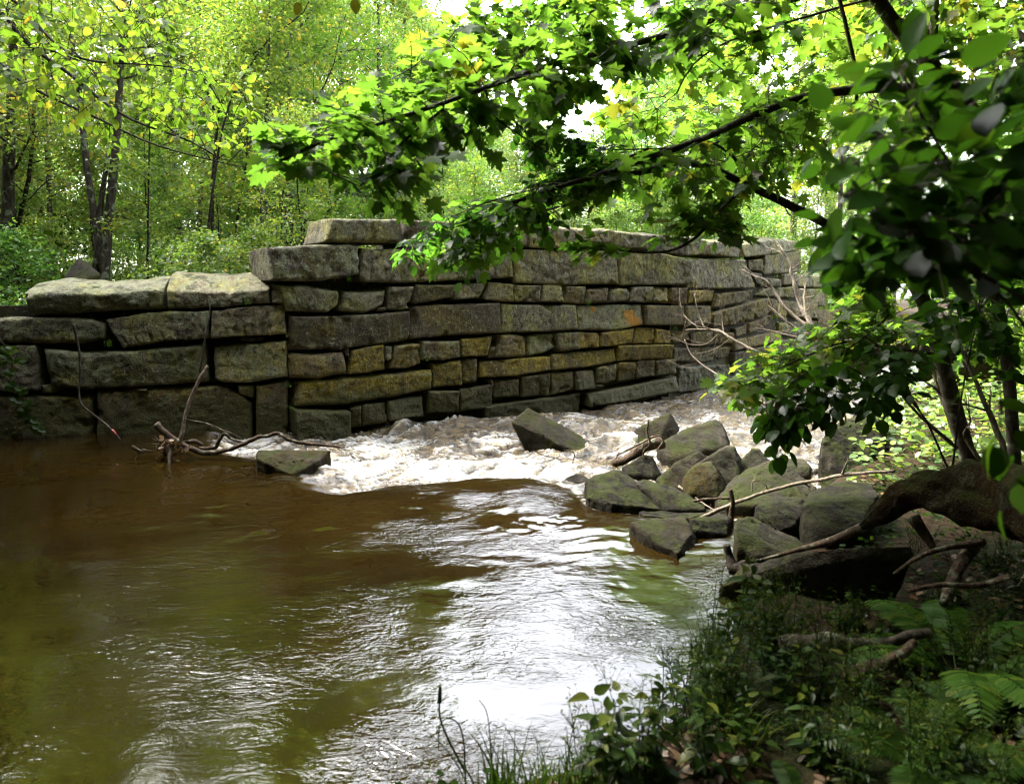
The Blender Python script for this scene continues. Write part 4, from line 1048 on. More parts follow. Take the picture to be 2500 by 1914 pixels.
def bough(parent, skel, regions, seed, leafmat_, tmpl, lsize, barkm, name='bough', nl=(4, 8), up=1.0, droop=0.5, tw=0.004, petiole=0.5, col=(1, 1, 1), npick=6):
    """skel: list of (world path, r0, r1). regions: (crop, polygon, d0, d1, n, tint mean)"""
    r = np.random.default_rng(seed); wood, fol = MB(), MB(); nodes = []
    for P, r0, r1 in skel:
        wood.tube(P, [r0, r1], 7, .1); nodes.append(P)
    nodes = np.vstack(nodes)
    for crop, poly, d0, d1, n, tm in regions:
        pts = in_poly(poly, n, r)
        for p in pts:
            T = at_d(*S(crop, *p), r.uniform(d0, d1))
            dist = np.linalg.norm(nodes - T, axis=1); near = np.argsort(dist)[:npick]; k = near[r.integers(len(near))]; B = nodes[k]
            L = np.linalg.norm(T - B)
            if L > 0.02:
                mid = (B + T) / 2 + np.array([r.normal() * .08, r.normal() * .08, 0.1 * r.random()]) * L
                tw_path = catmull([B, mid, T], 7); wood.tube(tw_path, [tw * (0.7 + 0.5 * min(L, 1.5)), tw * .35], 4)
                if L > 0.35: nodes = np.vstack([nodes, tw_path[2:6:2]])
                ax = tw_path[-1] - tw_path[-3]; ax /= np.linalg.norm(ax)
            else: ax = rdir(1, r)[0]
            m = r.integers(nl[0], nl[1] + 1)
            side = np.cross(ax, [0, 0, 1.0]); side /= np.linalg.norm(side) + 1e-6
            sgn = np.where(np.arange(m) % 2 == 0, 1, -1)
            back = r.uniform(0, 1, m) * min(L, 0.30) * (np.arange(m) > 0)
            base = T[None] - ax[None] * back[:, None]
            D = ax[None] * r.uniform(0.2, 1.0, m)[:, None] + side[None] * (sgn * r.uniform(0.3, 1.2, m))[:, None] + np.stack([r.normal(size=m) * .3, r.normal(size=m) * .3, -droop * r.uniform(0.1, 1.2, m)], 1)
            D[0] = ax + [0, 0, -droop * .5]; D /= np.linalg.norm(D, axis=1)[:, None]
            N = np.stack([r.normal(size=m) * .45, r.normal(size=m) * .45, np.full(m, up)], 1)
            sz = lsize * r.uniform(0.65, 1.2, m)
            tip = base + D * (sz * petiole)[:, None]
            for a_, b_ in zip(base, tip): wood.tube(np.array([a_, b_]), tw * .3, 3)
            tint = np.clip(tm + r.normal(0, .15) + r.normal(0, .1, m) + .5 * (r.random(m) < .015), 0, 1)
            leaves(fol, tip, D, N, sz, tmpl, tint)
    child(name, wood.mesh(name, [barkm]), parent)
    o = child('foliage', fol.mesh('foliage', [leafmat_]), parent); o.color = (*col, 1)
    return o

def path(crop, pts, n=24): return catmull([at_d(*S(crop, x, y), d) for x, y, d in pts], n)
def rp(px, d): return px / 1536 * d / 2
# the leaning maple on the bank, whose low limb crosses in front of the wall
gA = at_d(*S('P', 2085, 990), 5.6)
mapleA = empty('leaning_maple', (gA[0], gA[1], gA[2])); tag(mapleA, 'leaning young maple on the bank, its long low limb arching before the wall', 'tree')
trunkA = path('P', [(2100, 1040, 5.6), (2062, 940, 5.6), (2025, 800, 5.55), (1985, 660, 5.5), (1932, 560, 5.45)], 24)
upA = path('P', [(1932, 560, 5.45), (1925, 470, 5.4), (1950, 330, 5.3), (1990, 150, 5.2), (2010, -120, 5.2)], 20)
limbA = path('7', [(1840, 835, 5.45), (1790, 822, 5.3), (1690, 780, 5.1), (1560, 700, 4.8), (1310, 578, 4.6), (1180, 522, 4.5), (1080, 516, 4.5), (985, 545, 4.4), (900, 549, 4.4), (830, 590, 4.3), (770, 640, 4.3)], 44)
subA = [path('7', [(1310, 590, 4.6), (1230, 670, 4.5), (1180, 730, 4.4), (1130, 770, 4.4), (1060, 795, 4.3), (960, 795, 4.3), (880, 780, 4.3)], 22), path('7', [(1305, 575, 4.6), (1290, 510, 4.55), (1230, 460, 4.5), (1150, 440, 4.5)], 12),
        path('P', [(1800, 575, 5.3), (1900, 660, 5.2), (1880, 700, 5.1), (1800, 760, 4.9)], 12), path('P', [(2015, 760, 5.5), (1900, 745, 5.3), (1800, 735, 5.2), (1620, 815, 5.0)], 14)]
mb = MB(); mb.tube(trunkA, [.07, .052], 10, .12); mb.tube(upA, [.055, .025], 8, .12)
child('trunk', mb.mesh('trunk', [M_BARK]), mapleA)
bough(mapleA, [(limbA, .042, .012)] + [(p, .013, .005) for p in subA], [
    ('P', [(900, 560), (1000, 430), (1150, 400), (1300, 370), (1400, 370), (1300, 420), (1150, 470), (1080, 560), (980, 600)], 4.2, 5.2, 85, .45),
    ('P', [(1370, 400), (1500, 400), (1600, 470), (1625, 520), (1500, 525), (1400, 520)], 4.3, 4.8, 34, .62),
    ('P', [(1180, 480), (1260, 470), (1320, 520), (1280, 600), (1215, 500)], 4.3, 4.7, 8, .6),
    ('P', [(1500, 830), (1560, 780), (1700, 700), (1800, 640), (1900, 600), (1890, 700), (1800, 790), (1700, 840), (1600, 870)], 4.7, 5.6, 95, .72),
    ('P', [(1750, 620), (1850, 560), (2194, 540), (2194, 800), (2100, 800), (2000, 740), (1900, 760)], 5.2, 7.5, 150, .6),
    ], 41, M_MAPLE, T_MAPLE, .085, M_BARKD)
# the big maple whose boughs come in from the upper right
gB = at_d(*S('P', 2178, 990), 5.0)
mapleB = empty('overhanging_maple', (gB[0], gB[1], gB[2])); tag(mapleB, 'larger maple at the right edge with leafy boughs sweeping across the top of the view', 'tree')
tB = [path('P', [(2175, 1010, 5.0), (2160, 800, 5.0), (2130, 600, 5.0), (2110, 400, 4.9), (2080, 240, 4.8)], 24),
      path('P', [(2120, 420, 4.9), (2085, 250, 4.8), (1995, 140, 4.7), (1900, 30, 4.6), (1840, -80, 4.5)], 18)]
mb = MB(); mb.tube(tB[0], [.042, .032], 10, .12); mb.tube(tB[1], [.06, .035], 8, .15)
child('trunk', mb.mesh('trunk', [M_BARK]), mapleB)
b1 = path('P', [(2090, 250, 4.8), (1990, 200, 4.7), (1880, 190, 4.6), (1720, 210, 4.5), (1600, 255, 4.4), (1500, 300, 4.3), (1300, 370, 4.2), (1200, 400, 4.2), (1080, 440, 4.1)], 40)
b2 = path('P', [(1850, -50, 4.6), (1700, -3, 4.4), (1580, 20, 4.3), (1480, 60, 4.2), (1300, 110, 4.0), (1180, 140, 3.9), (1050, 185, 3.7), (940, 225, 3.6), (800, 270, 3.5), (690, 305, 3.4), (600, 345, 3.35)], 50)
b3 = path('P', [(2050, -70, 4.6), (1900, -12, 4.6), (1800, 16, 4.6), (1700, 45, 4.6), (1600, 75, 4.6), (1530, 105, 4.6), (1480, 145, 4.5), (1450, 200, 4.5)], 20)
b4 = path('P', [(1775, -90, 4.4), (1800, 5, 4.4), (1818, 80, 4.4), (1835, 160, 4.4), (1835, 215, 4.4)], 10)
b5 = path('P', [(950, 235, 3.6), (880, 290, 3.55), (820, 350, 3.5), (770, 400, 3.5)], 10)
b6 = path('P', [(1040, 190, 3.7), (1060, 250, 3.8), (1130, 300, 3.9), (1190, 340, 4.0)], 10)
bough(mapleB, [(b1, .036, .010), (b2, .028, .006), (b3, .010, .005), (b4, .013, .010), (b5, .008, .003), (b6, .006, .003)], [
    ('P', [(530, 330), (620, 260), (800, 180), (900, 170), (960, 240), (960, 330), (920, 440), (800, 440), (730, 390), (590, 375)], 3.2, 4.0, 80, .42),
    ('P', [(760, 190), (920, 90), (1000, 20), (1150, -40), (1700, -60), (1700, 60), (1400, 140), (1250, 190), (1060, 250), (960, 270), (860, 260)], 3.5, 4.9, 190, .5),
    ('P', [(960, 230), (1060, 230), (1050, 330), (960, 300)], 3.6, 4.0, 12, .35),
    ('P', [(860, 60), (940, -30), (1200, -50), (1230, 80), (1080, 150), (950, 190)], 4.0, 5.4, 60, .6),
    ('P', [(1060, 180), (1200, 140), (1260, 220), (1180, 300), (1080, 260)], 4.2, 5.4, 34, .6),
    ('P', [(1300, 60), (1400, 110), (1380, 170), (1320, 150)], 3.7, 4.1, 8, .4),
    ('P', [(1080, 440), (1200, 370), (1400, 300), (1600, 230), (1760, 190), (1760, 360), (1600, 420), (1420, 400), (1250, 450), (1120, 470)], 4.1, 6.2, 150, .6),
    ('P', [(1250, 250), (1330, 160), (1480, 90), (1700, 20), (1900, -20), (2230, -40), (2230, 330), (1900, 300), (1700, 260), (1500, 290), (1350, 300)], 4.6, 7.4, 420, .68),
    ('P', [(1600, 330), (1780, 250), (1800, 380), (1700, 430)], 5.5, 7.0, 30, .7),
    ('P', [(1250, -90), (1250, -700), (2300, -800), (2300, -80)], 5.5, 10.0, 200, .45),  # unseen foliage above the frame, added to shade the rocks and bank
    ('P', [(300, -800), (2300, -800), (2300, -80), (1500, -90), (900, -120), (500, -300)], 5.5, 9.0, 130, .5),  # more unseen foliage, added to close the sky overhead
    ], 42, M_MAPLE, T_MAPLE, .085, M_BARKD)
# dark viburnum close to the lens on the right
nb_ = at_d(*S('P', 2330, 1300), 1.9)
shrubN = empty('viburnum_shrub', (nb_[0], nb_[1], ground_at(nb_[0], nb_[1]))); tag(shrubN, 'dark large leaved shrub close to the camera, its blurred rounded leaves filling the upper right', 'shrub')
sN = [path('P', [(2330, 1350, 1.9), (2280, 900, 1.85), (2200, 600, 1.8), (2080, 420, 1.75), (1980, 260, 1.7), (1930, 150, 1.7)], 24), path('P', [(2230, 660, 1.8), (2050, 560, 1.7), (1900, 480, 1.65), (1780, 400, 1.6)], 16),
      path('P', [(2260, 800, 1.85), (2150, 640, 1.8), (2020, 560, 1.75), (1850, 560, 1.7)], 14), path('P', [(2280, 900, 1.8), (2300, 500, 1.7), (2250, 200, 1.6), (2180, 60, 1.6)], 14)]
bough(shrubN, [(sN[0], .011, .003), (sN[1], .005, .002), (sN[2], .005, .002), (sN[3], .009, .003)], [
    ('P', [(1740, 310), (1850, 170), (1930, 100), (2010, 120), (2060, 240), (2080, 330), (1990, 480), (1880, 560), (1790, 590), (1750, 460)], 1.45, 2.2, 52, .5),
    ('P', [(2000, 330), (2100, 200), (2230, 60), (2300, 300), (2300, 620), (2150, 600), (2020, 560), (1930, 520)], 1.4, 2.3, 85, .3),
    ('P', [(1750, 480), (1900, 480), (2050, 520), (2050, 580), (1900, 600), (1780, 600)], 1.6, 2.2, 24, .35),
    ('P', [(2120, 1000), (2194, 960), (2230, 1100), (2150, 1090)], 1.3, 1.5, 3, .5),
    ], 43, M_SHRUB, T_OVATE, .075, M_BARKD, nl=(3, 6), up=.7, droop=.6, tw=.003, npick=4)
# dark broad leaves hanging over the boulders
g2 = at_d(*S('P', 2010, 1010), 5.0)
shrubM = empty('alder_shrub', (g2[0], g2[1], ground_at(g2[0], g2[1]))); tag(shrubM, 'dark glossy oval leaved shrub hanging over the boulders in front of the leaning maple', 'shrub')
sM = [path('P', [(2030, 1000, 5.0), (1970, 880, 4.8), (1880, 820, 4.6), (1760, 830, 4.4), (1660, 880, 4.3)], 22), path('P', [(1970, 880, 4.8), (1900, 760, 4.7), (1820, 700, 4.6)], 12), path('P', [(1880, 820, 4.6), (1780, 780, 4.5), (1640, 850, 4.4)], 12),
      path('P', [(2040, 1010, 5.0), (2060, 850, 4.8), (2090, 700, 4.7), (2120, 600, 4.6)], 14)]
bough(shrubM, [(p, .008, .003) for p in sM], [
    ('P', [(1620, 900), (1700, 830), (1800, 760), (1900, 700), (1990, 740), (1960, 850), (1860, 900), (1750, 900), (1670, 950)], 4.2, 5.0, 105, .4),
    ('P', [(1630, 920), (1720, 900), (1710, 950), (1650, 985)], 4.2, 4.5, 9, .6),
    ('P', [(1980, 620), (2194, 580), (2194, 800), (2080, 780), (1990, 740)], 4.3, 5.2, 45, .3),
    ], 44, M_SHRUB, T_OVATE, .10, M_BARKD, nl=(3, 6), up=.8, droop=.7, npick=5)
# small leaved boughs low over the top of the wall
bc = at_d(*S('7', 1600, 430), 5.0)
shrubC = empty('small_leaved_bough', tuple(at_d(*S('7', 1010, 470), 4.6))); tag(shrubC, 'dark small leaved twigs hanging low over the top slab of the wall', 'branch')
sC = [path('7', [(1420, 360, 4.9), (1210, 455, 4.7), (1010, 470, 4.6), (860, 470, 4.6), (760, 440, 4.6), (640, 430, 4.6)], 24), path('7', [(1010, 470, 4.6), (800, 560, 4.5), (620, 640, 4.4), (420, 710, 4.3), (240, 800, 4.2)], 26), path('7', [(640, 430, 4.6), (560, 350, 4.5), (530, 270, 4.4)], 10),
      path('7', [(800, 560, 4.5), (640, 600, 4.4), (500, 640, 4.3), (380, 690, 4.2)], 16)]
bough(shrubC, [(p, .008, .002) for p in sC], [
    ('7', [(170, 810), (260, 740), (400, 640), (600, 600), (760, 560), (820, 640), (760, 740), (600, 760), (420, 760), (280, 840)], 4.0, 4.9, 100, .4),
    ('7', [(600, 480), (700, 350), (800, 340), (820, 480), (760, 580), (640, 560)], 4.4, 4.8, 60, .3),
    ('7', [(700, 560), (900, 450), (1010, 400), (980, 330), (900, 480), (860, 600)], 4.4, 4.8, 40, .35),
    ], 45, M_MAPLE, T_OVATE, .062, M_BARKD, nl=(4, 8), up=.9, droop=.5, col=(.75, .9, .9))
# sunny birch boughs reaching in at the upper left
bl = at_d(*S('P', -320, 500), 6.2)
birch = empty('birch_tree', (bl[0], bl[1], -0.2)); tag(birch, 'birch with long drooping twigs of small yellow green leaves reaching in at the upper left', 'tree')
bt = np.array([[bl[0], bl[1], -1.0], [bl[0] - .1, bl[1], 2.0], [bl[0] + .1, bl[1] + .1, 5.0], [bl[0] + .4, bl[1], 8.0]])
mb = MB(); mb.tube(catmull(bt, 14), [.11, .05], 9, .1); child('trunk', mb.mesh('trunk', [M_BARK]), birch)
sB_ = [path('P', [(-330, -200, 6.2), (-100, -60, 6.0), (0, 25, 5.8), (60, 95, 5.7), (150, 160, 5.6), (230, 225, 5.5), (300, 265, 5.4), (400, 300, 5.3), (470, 340, 5.2)], 32),
       path('P', [(-330, -260, 6.2), (0, -20, 5.9), (60, 30, 5.9), (120, 95, 5.8), (190, 130, 5.7), (330, 140, 5.5), (400, 150, 5.5)], 24),
       path('P', [(-330, 0, 6.2), (-60, 110, 6.0), (0, 135, 5.9), (60, 185, 5.8), (200, 250, 5.6), (330, 310, 5.5), (480, 350, 5.3), (560, 365, 5.2)], 28)]
bough(birch, [(sB_[0], .028, .005), (sB_[1], .022, .004), (sB_[2], .018, .003)], [
    ('P', [(-40, -40), (320, -40), (420, 70), (560, 190), (640, 270), (600, 330), (520, 290), (450, 320), (330, 260), (150, 200), (-40, 180)], 5.0, 6.4, 230, .4),
    ('P', [(-40, 130), (120, 180), (330, 280), (300, 340), (100, 280), (-40, 230)], 5.3, 6.2, 40, .55),
    ], 46, M_BIRCH, T_OVATE, .068, M_BARKD, nl=(3, 6), up=.7, droop=1.0)
# one dark leaf cluster dipping in at the top edge
tip = empty('hanging_twig', tuple(at_d(*S('P', 750, -60), 2.6))); tag(tip, 'single twig tip with dark reddish leaves dipping in at the top edge of the view', 'twig')
bough(tip, [(path('P', [(820, -260, 2.7), (780, -120, 2.65), (752, -25, 2.6)], 8), .004, .002)], [('P', [(735, -45), (770, -45), (765, -12), (740, -12)], 2.55, 2.65, 2, .3), ('P', [(640, -25), (660, -25), (658, 0), (642, 0)], 2.6, 2.7, 1, .2)], 47, M_SHRUB, T_OVATE, .05, M_BARKD, nl=(1, 2), col=(1.3, .5, .5))

# ---------------------------------------------------------------- dead wood and sticks
def dep(crop, x, y, z): return float(at_z(*S(crop, x, y), z)[1])
def wood_thing(name, label, cat, parts, mat, seed=1, twigs=0, twl=.3, group=None, sides=8, wob=.3):
    """parts: list of (crop, [(x,y,d)...], r0, r1)"""
    r = np.random.default_rng(seed); mb = MB(); first = None
    for crop, pts, r0, r1 in parts:
        P = catmull([at_d(*S(crop, x, y), d) for x, y, d in pts], 6 * len(pts)); first = P[0] if first is None else first
        P = P + 0.5 * r0 * np.stack([perlin(P * 9 + k * 7) for k in range(3)], 1)
        mb.tube(P, [r0, r1], sides, wob)
        for _ in range(twigs):
            k = r.integers(len(P) // 4, len(P) - 1); d = (P[k] - P[k - 1]); d /= np.linalg.norm(d) + 1e-9
            d = d + r.normal(size=3) * .7; q = limb_path(P[k], d / np.linalg.norm(d), twl * r.uniform(.4, 1.2), 6, .1, r, .18)
            mb.tube(q, [r1 * .9, r1 * .25], 4)
            for _ in range(2):
                j = r.integers(1, 5); d2 = (q[j] - q[j - 1]); d2 = d2 / np.linalg.norm(d2) + r.normal(size=3) * .6
                mb.tube(limb_path(q[j], d2 / np.linalg.norm(d2), twl * .4 * r.uniform(.4, 1.2), 4, .1, r, .2), [r1 * .5, r1 * .2], 3)
    me = mb.mesh(name, [mat]); o = link(name, me); c = Vector(first)
    for v in me.vertices: v.co -= c
    o.location = c; tag(o, label, cat, group); return o
d0 = dep('D', 640, 560, 0.02)
wood_thing('driftwood_branch', 'long curved lichened branch snagged across the edge of the rapids', 'branch', [('D', [(440, 290, d0), (540, 380, d0), (640, 452, d0), (740, 500, d0), (860, 526, d0), (1000, 514, d0), (1110, 480, d0), (1250, 410, d0), (1380, 376, d0), (1470, 376, d0), (1560, 420, d0), (1700, 450, d0), (1850, 468, d0), (1960, 482, d0)], .036, .012)], M_STICK, 2)
wood_thing('broken_stick', 'thick broken stick standing upright out of the driftwood against the low wall', 'stick', [('1', [(1045, 1540, d0 + .1), (1060, 1480, d0 + .1), (1100, 1310, d0 + .25), (1165, 1150, d0 + .4), (1216, 1060, d0 + .5)], .024, .018)], M_STICK, 3)
wood_thing('thin_rod', 'thin rusty rod leaning on the low wall above the broken upright stick', 'stick', [('1', [(1172, 1105, 9.3), (1195, 960, 9.35), (1225, 780, 9.4), (1236, 670, 9.45)], .012, .008)], M_BARKD, 4)
tangle = wood_thing('driftwood_tangle', 'tangle of short broken roots and twigs caught under the curved branch', 'driftwood', [
    ('D', [(560, 480, d0 - .1), (545, 620, d0 - .25), (552, 690, d0 - .3), (592, 742, d0 - .32)], .02, .016), ('D', [(640, 450, d0 + .1), (700, 438, d0 + .1), (760, 430, d0 + .1), (832, 462, d0 + .1)], .03, .022),
    ('D', [(240, 482, d0), (300, 510, d0), (345, 525, d0)], .03, .012), ('D', [(330, 500, d0), (410, 512, d0), (500, 480, d0)], .012, .01), ('D', [(410, 408, d0), (490, 442, d0)], .006, .005), ('D', [(408, 452, d0), (470, 458, d0), (530, 452, d0)], .009, .007),
    ('D', [(800, 490, d0 + .2), (930, 480, d0 + .2), (965, 410, d0 + .2), (1000, 366, d0 + .2), (1060, 408, d0 + .2), (1160, 440, d0 + .2), (1240, 430, d0 + .2)], .024, .012),
    ('D', [(700, 252, d0 + .5), (880, 290, d0 + .5), (1000, 342, d0 + .4), (1060, 362, d0 + .3), (1140, 410, d0 + .3)], .008, .006), ('D', [(510, 470, d0 - .05), (560, 560, d0 - .1), (600, 620, d0 - .1)], .05, .02), ('D', [(620, 520, d0), (720, 545, d0), (790, 575, d0)], .008, .004)], M_STICK, 5, 1, .22)
lm = MB(); rr_ = np.random.default_rng(9)
P_ = np.array([at_d(*S('D', x, y), d0 - .1) for x, y in zip(rr_.normal(560, 60, 60), rr_.normal(500, 55, 60))]); leaves(lm, P_, rdir(60, rr_), rdir(60, rr_), .07, T_OVATE, rr_.random(60))
o = link('snagged_leaves', lm.mesh('snagged_leaves', [M_LITTER])); o.parent = tangle; o.matrix_parent_inverse = tangle.matrix_basis.inverted()
rod = wood_thing('bent_rod', 'bent dark stem hanging down the low wall into the pool, a red band on it', 'vine', [('1', [(430, 815, 8.75), (458, 950, 8.75), (470, 1100, 8.75), (462, 1220, 8.7), (480, 1290, 8.65), (560, 1360, 8.6), (640, 1425, 8.5), (705, 1495, 8.4)], .013, .010)], M_BARKD, 6)
mr, t_, out_ = newmat('red band'); b_ = NB(t_); p_ = b_.n('ShaderNodeBsdfPrincipled'); p_.inputs['Base Color'].default_value = (.22, .02, .012, 1); b_.link(p_.outputs[0], out_.inputs['Surface'])
mb = MB(); mb.tube(catmull([at_d(*S('1', x, y), 8.44) for x, y in ((655, 1438), (682, 1468))], 4), .015, 8); o = link('red_band', mb.mesh('red_band', [mr])); o.parent = rod; o.matrix_parent_inverse = rod.matrix_basis.inverted()
wood_thing('long_stick', 'long pale grey stick lying across the boulders, rising towards the big dark one', 'stick', [('4', [(1185, 918, 5.7), (1450, 800, 5.75), (1600, 745, 5.8), (1800, 690, 5.8), (2000, 652, 5.7), (2195, 622, 5.5), (2400, 610, 5.3)], .017, .012)], M_DEAD, 7, 3, .2)
wood_thing('dark_stick', 'short dark stick pointing left across the low mossy boulder', 'stick', [('4', [(1050, 836, 6.1), (1200, 792, 6.1), (1330, 775, 6.1), (1425, 768, 6.0)], .018, .010)], M_STICK, 8)
wood_thing('wet_stick', 'thin wet stick lying flat behind the sharp edged boulder', 'stick', [('4', [(800, 836, 6.15), (950, 846, 6.1), (1040, 865, 6.05), (1125, 886, 6.0)], .014, .009)], M_BARKD, 9)
wood_thing('grey_twig', 'bleached twig slanting down over the moss between the boulders', 'twig', [('4', [(1115, 698, 6.6), (1230, 780, 6.4), (1330, 848, 6.2)], .012, .008)], M_DEAD, 10, 1, .12)
wood_thing('stake', 'upright weathered stake wedged among the boulders under the long stick', 'stake', [('4', [(1418, 1000, 5.55), (1428, 880, 5.6), (1430, 790, 5.6), (1425, 720, 5.6)], .024, .016)], M_STICK, 11)
wood_thing('forked_twig', 'small forked bare twig sticking up beside the stake', 'twig', [('4', [(1640, 735, 5.9), (1630, 690, 5.9), (1560, 665, 5.9), (1550, 740, 5.9)], .006, .004)], M_DEAD, 12, 2, .1)
ds = dep('4', 880, 600, -.2)
wood_thing('snag_log', 'broken reddish log snagged on the small dark boulder in the rapids, with curling twigs', 'log', [('4', [(640, 575, ds + .1), (760, 555, ds), (860, 500, ds), (930, 462, ds), (1005, 440, ds + .1)], .045, .085),
    ('4', [(745, 515, ds - .1), (850, 465, ds - .1), (960, 410, ds - .1), (1012, 404, ds - .1), (1018, 440, ds - .1), (980, 490, ds - .1)], .014, .008), ('4', [(935, 305, ds - .1), (930, 380, ds - .1), (942, 450, ds - .1), (902, 500, ds - .15), (930, 590, ds - .2), (946, 655, ds - .25)], .013, .009), ('4', [(718, 585, ds), (745, 530, ds), (765, 500, ds)], .008, .005)], M_STICK, 13, 1, .18)
wood_thing('sunken_branch', 'fine bare twigs of a sunken branch poking through the foam', 'twig', [('4', [(250, 490, 8.2), (320, 518, 8.2), (410, 545, 8.2), (440, 600, 8.2)], .007, .004), ('4', [(430, 485, 8.0), (492, 505, 8.0), (470, 600, 8.0)], .007, .004), ('4', [(345, 552, 8.1), (380, 535, 8.1), (415, 518, 8.1)], .006, .003)], M_BARKD, 14, 2, .15)
wood_thing('rotten_stump', 'dark rotten driftwood stub with broken prongs at the tip of the granite ledge', 'driftwood', [('4', [(1405, 1055, 4.45), (1415, 1110, 4.45), (1445, 1190, 4.4)], .022, .04), ('4', [(1430, 1190, 4.4), (1500, 1215, 4.35), (1580, 1262, 4.3)], .038, .030), ('4', [(1440, 1180, 4.45), (1520, 1165, 4.5), (1592, 1150, 4.55)], .028, .018), ('4', [(1450, 1190, 4.42), (1540, 1185, 4.4), (1595, 1215, 4.4)], .03, .012)], M_BARKD, 15)

# the mossy fallen trunk with its torn root end
def mossy_log():
    e = empty('mossy_log', tuple(at_d(*S('9', 1800, 480), 3.9))); tag(e, 'massive mossy fallen trunk tapering to a torn splintered end on the shaded bank', 'fallen trunk')
    P = catmull([at_d(*S('9', x, y), d) for x, y, d in ((1030, 690, 4.35), (1180, 590, 4.3), (1430, 440, 4.15), (1800, 480, 3.9), (2250, 530, 3.6), (2800, 600, 3.2))], 130)
    mb = MB(); mb.tube(P, np.interp(np.linspace(0, 1, 130), [0, .1, .3, .5, .75, 1], [.022, .06, .105, .165, .2, .23]), 40, .35)
    child('log', mb.mesh('log', [granite('mossy bark', .75, .4, None, None, .4)]), e).color = (.07, .048, .028, .5)
    mb = MB(); mb.tube(catmull([at_d(*S('9', x, y), d) for x, y, d in ((300, 930, 4.6), (600, 850, 4.5), (820, 790, 4.45), (1060, 680, 4.35))], 16), [.008, .035], 6, .3)
    child('splinter', mb.mesh('splinter', [M_STICK]), e)
    for k, (pts, r0, r1) in enumerate([([(1830, 820, 3.75), (1740, 960, 3.6), (1670, 1100, 3.5), (1620, 1240, 3.4)], .04, .022), ([(1900, 800, 3.7), (1600, 850, 3.6), (1420, 920, 3.6), (1270, 1030, 3.6)], .022, .009), ([(2100, 1050, 3.3), (1850, 1112, 3.3), (1600, 1105, 3.3), (1360, 1150, 3.3)], .016, .010), ([(1400, 620, 4.0), (1500, 760, 3.95), (1560, 850, 3.9)], .04, .02)]):
        mb = MB(); mb.tube(catmull([at_d(*S('9', x, y), d) for x, y, d in pts], 16), [r0, r1], 7, .2); child('root', mb.mesh('root', [M_STICK]), e)
mossy_log()
wood_thing('grey_log', 'smooth grey brown log lying along the bank among the low herbs', 'log', [('9', [(450, 1540, 3.1), (640, 1515, 3.1), (850, 1510, 3.1), (1050, 1545, 3.1), (1300, 1500, 3.1), (1500, 1440, 3.1)], .04, .024)], M_BARK, 16)
wood_thing('broken_branch', 'thick broken branch stub jutting from the soil below the fern', 'branch', [('8', [(1600, 500, 2.9), (1660, 460, 2.9), (1740, 430, 2.9), (1830, 375, 3.0)], .035, .02)], M_STICK, 17)
wood_thing('leaning_pole', 'pale dead stem leaning right between the maple trunks', 'stick', [('P', [(2050, 960, 5.3), (1960, 880, 5.3), (1900, 800, 5.3)], .016, .006), ('P', [(2100, 985, 5.5), (2030, 880, 5.6), (1990, 780, 5.7)], .02, .012), ('P', [(2160, 990, 5.3), (2080, 790, 5.5), (2010, 650, 5.7)], .022, .012)], M_DEAD, 18, 3, .3)

# bleached dead branches before the far end of the wall
wood_thing('dead_branch', 'bleached bare branch arching low before the tall wall, its tip forked', 'dead branch', [('3', [(1760, 900, 11.5), (1665, 860, 11.6), (1540, 790, 11.8), (1480, 750, 12), (1400, 742, 12.2), (1280, 745, 12.4)], .028, .008), ('3', [(1490, 765, 12), (1400, 735, 12), (1330, 715, 12), (1265, 650, 12.2), (1242, 590, 12.2)], .014, .005),
    ('3', [(1392, 737, 12.1), (1362, 660, 12.2), (1340, 590, 12.2), (1330, 530, 12.3)], .009, .004), ('3', [(1505, 760, 12), (1495, 690, 12.1), (1490, 630, 12.1)], .009, .004), ('3', [(1470, 770, 12), (1400, 830, 12), (1300, 830, 12.1), (1200, 790, 12.2), (1150, 780, 12.2)], .009, .003), ('3', [(1540, 800, 11.9), (1450, 860, 12), (1340, 890, 12.1)], .009, .003)], M_DEAD, 19, 5, .45)
wood_thing('dead_bough', 'pale dead bough standing up against the ruined wall end, with several bare stems', 'dead branch', [('3', [(2060, 760, 15), (2010, 690, 15.2), (1960, 590, 15.5), (1920, 450, 15.6), (1890, 330, 15.7), (1825, 240, 15.8)], .06, .016), ('3', [(2030, 740, 15), (1960, 690, 15.2), (1860, 600, 15.4), (1795, 500, 15.6), (1760, 455, 15.6), (1600, 390, 15.8)], .045, .010),
    ('3', [(2020, 720, 15), (1990, 640, 15.2), (1985, 530, 15.4), (1995, 470, 15.5)], .03, .012), ('3', [(2000, 770, 14.8), (1940, 740, 14.9), (1850, 670, 15), (1775, 600, 15.2)], .03, .008), ('3', [(1990, 800, 14.6), (1900, 780, 14.7), (1750, 742, 14.9), (1690, 735, 15)], .02, .006), ('3', [(1920, 460, 15.6), (1970, 430, 15.6), (2060, 330, 15.7)], .015, .006)], M_DEAD, 20, 6, .6)
wood_thing('slanting_pole', 'long thin dead stem slanting down from the wall into the far rapids', 'stick', [('3', [(1170, 925, 12.6), (1270, 970, 12.4), (1370, 975, 12.3)], .006, .004), ('3', [(1270, 800, 12.6), (1310, 890, 12.5), (1380, 955, 12.3), (1470, 1015, 12), (1560, 1090, 11.5), (1640, 1140, 11.2), (1760, 1190, 10.8)], .010, .030)], M_DEAD, 21, 2, .4)

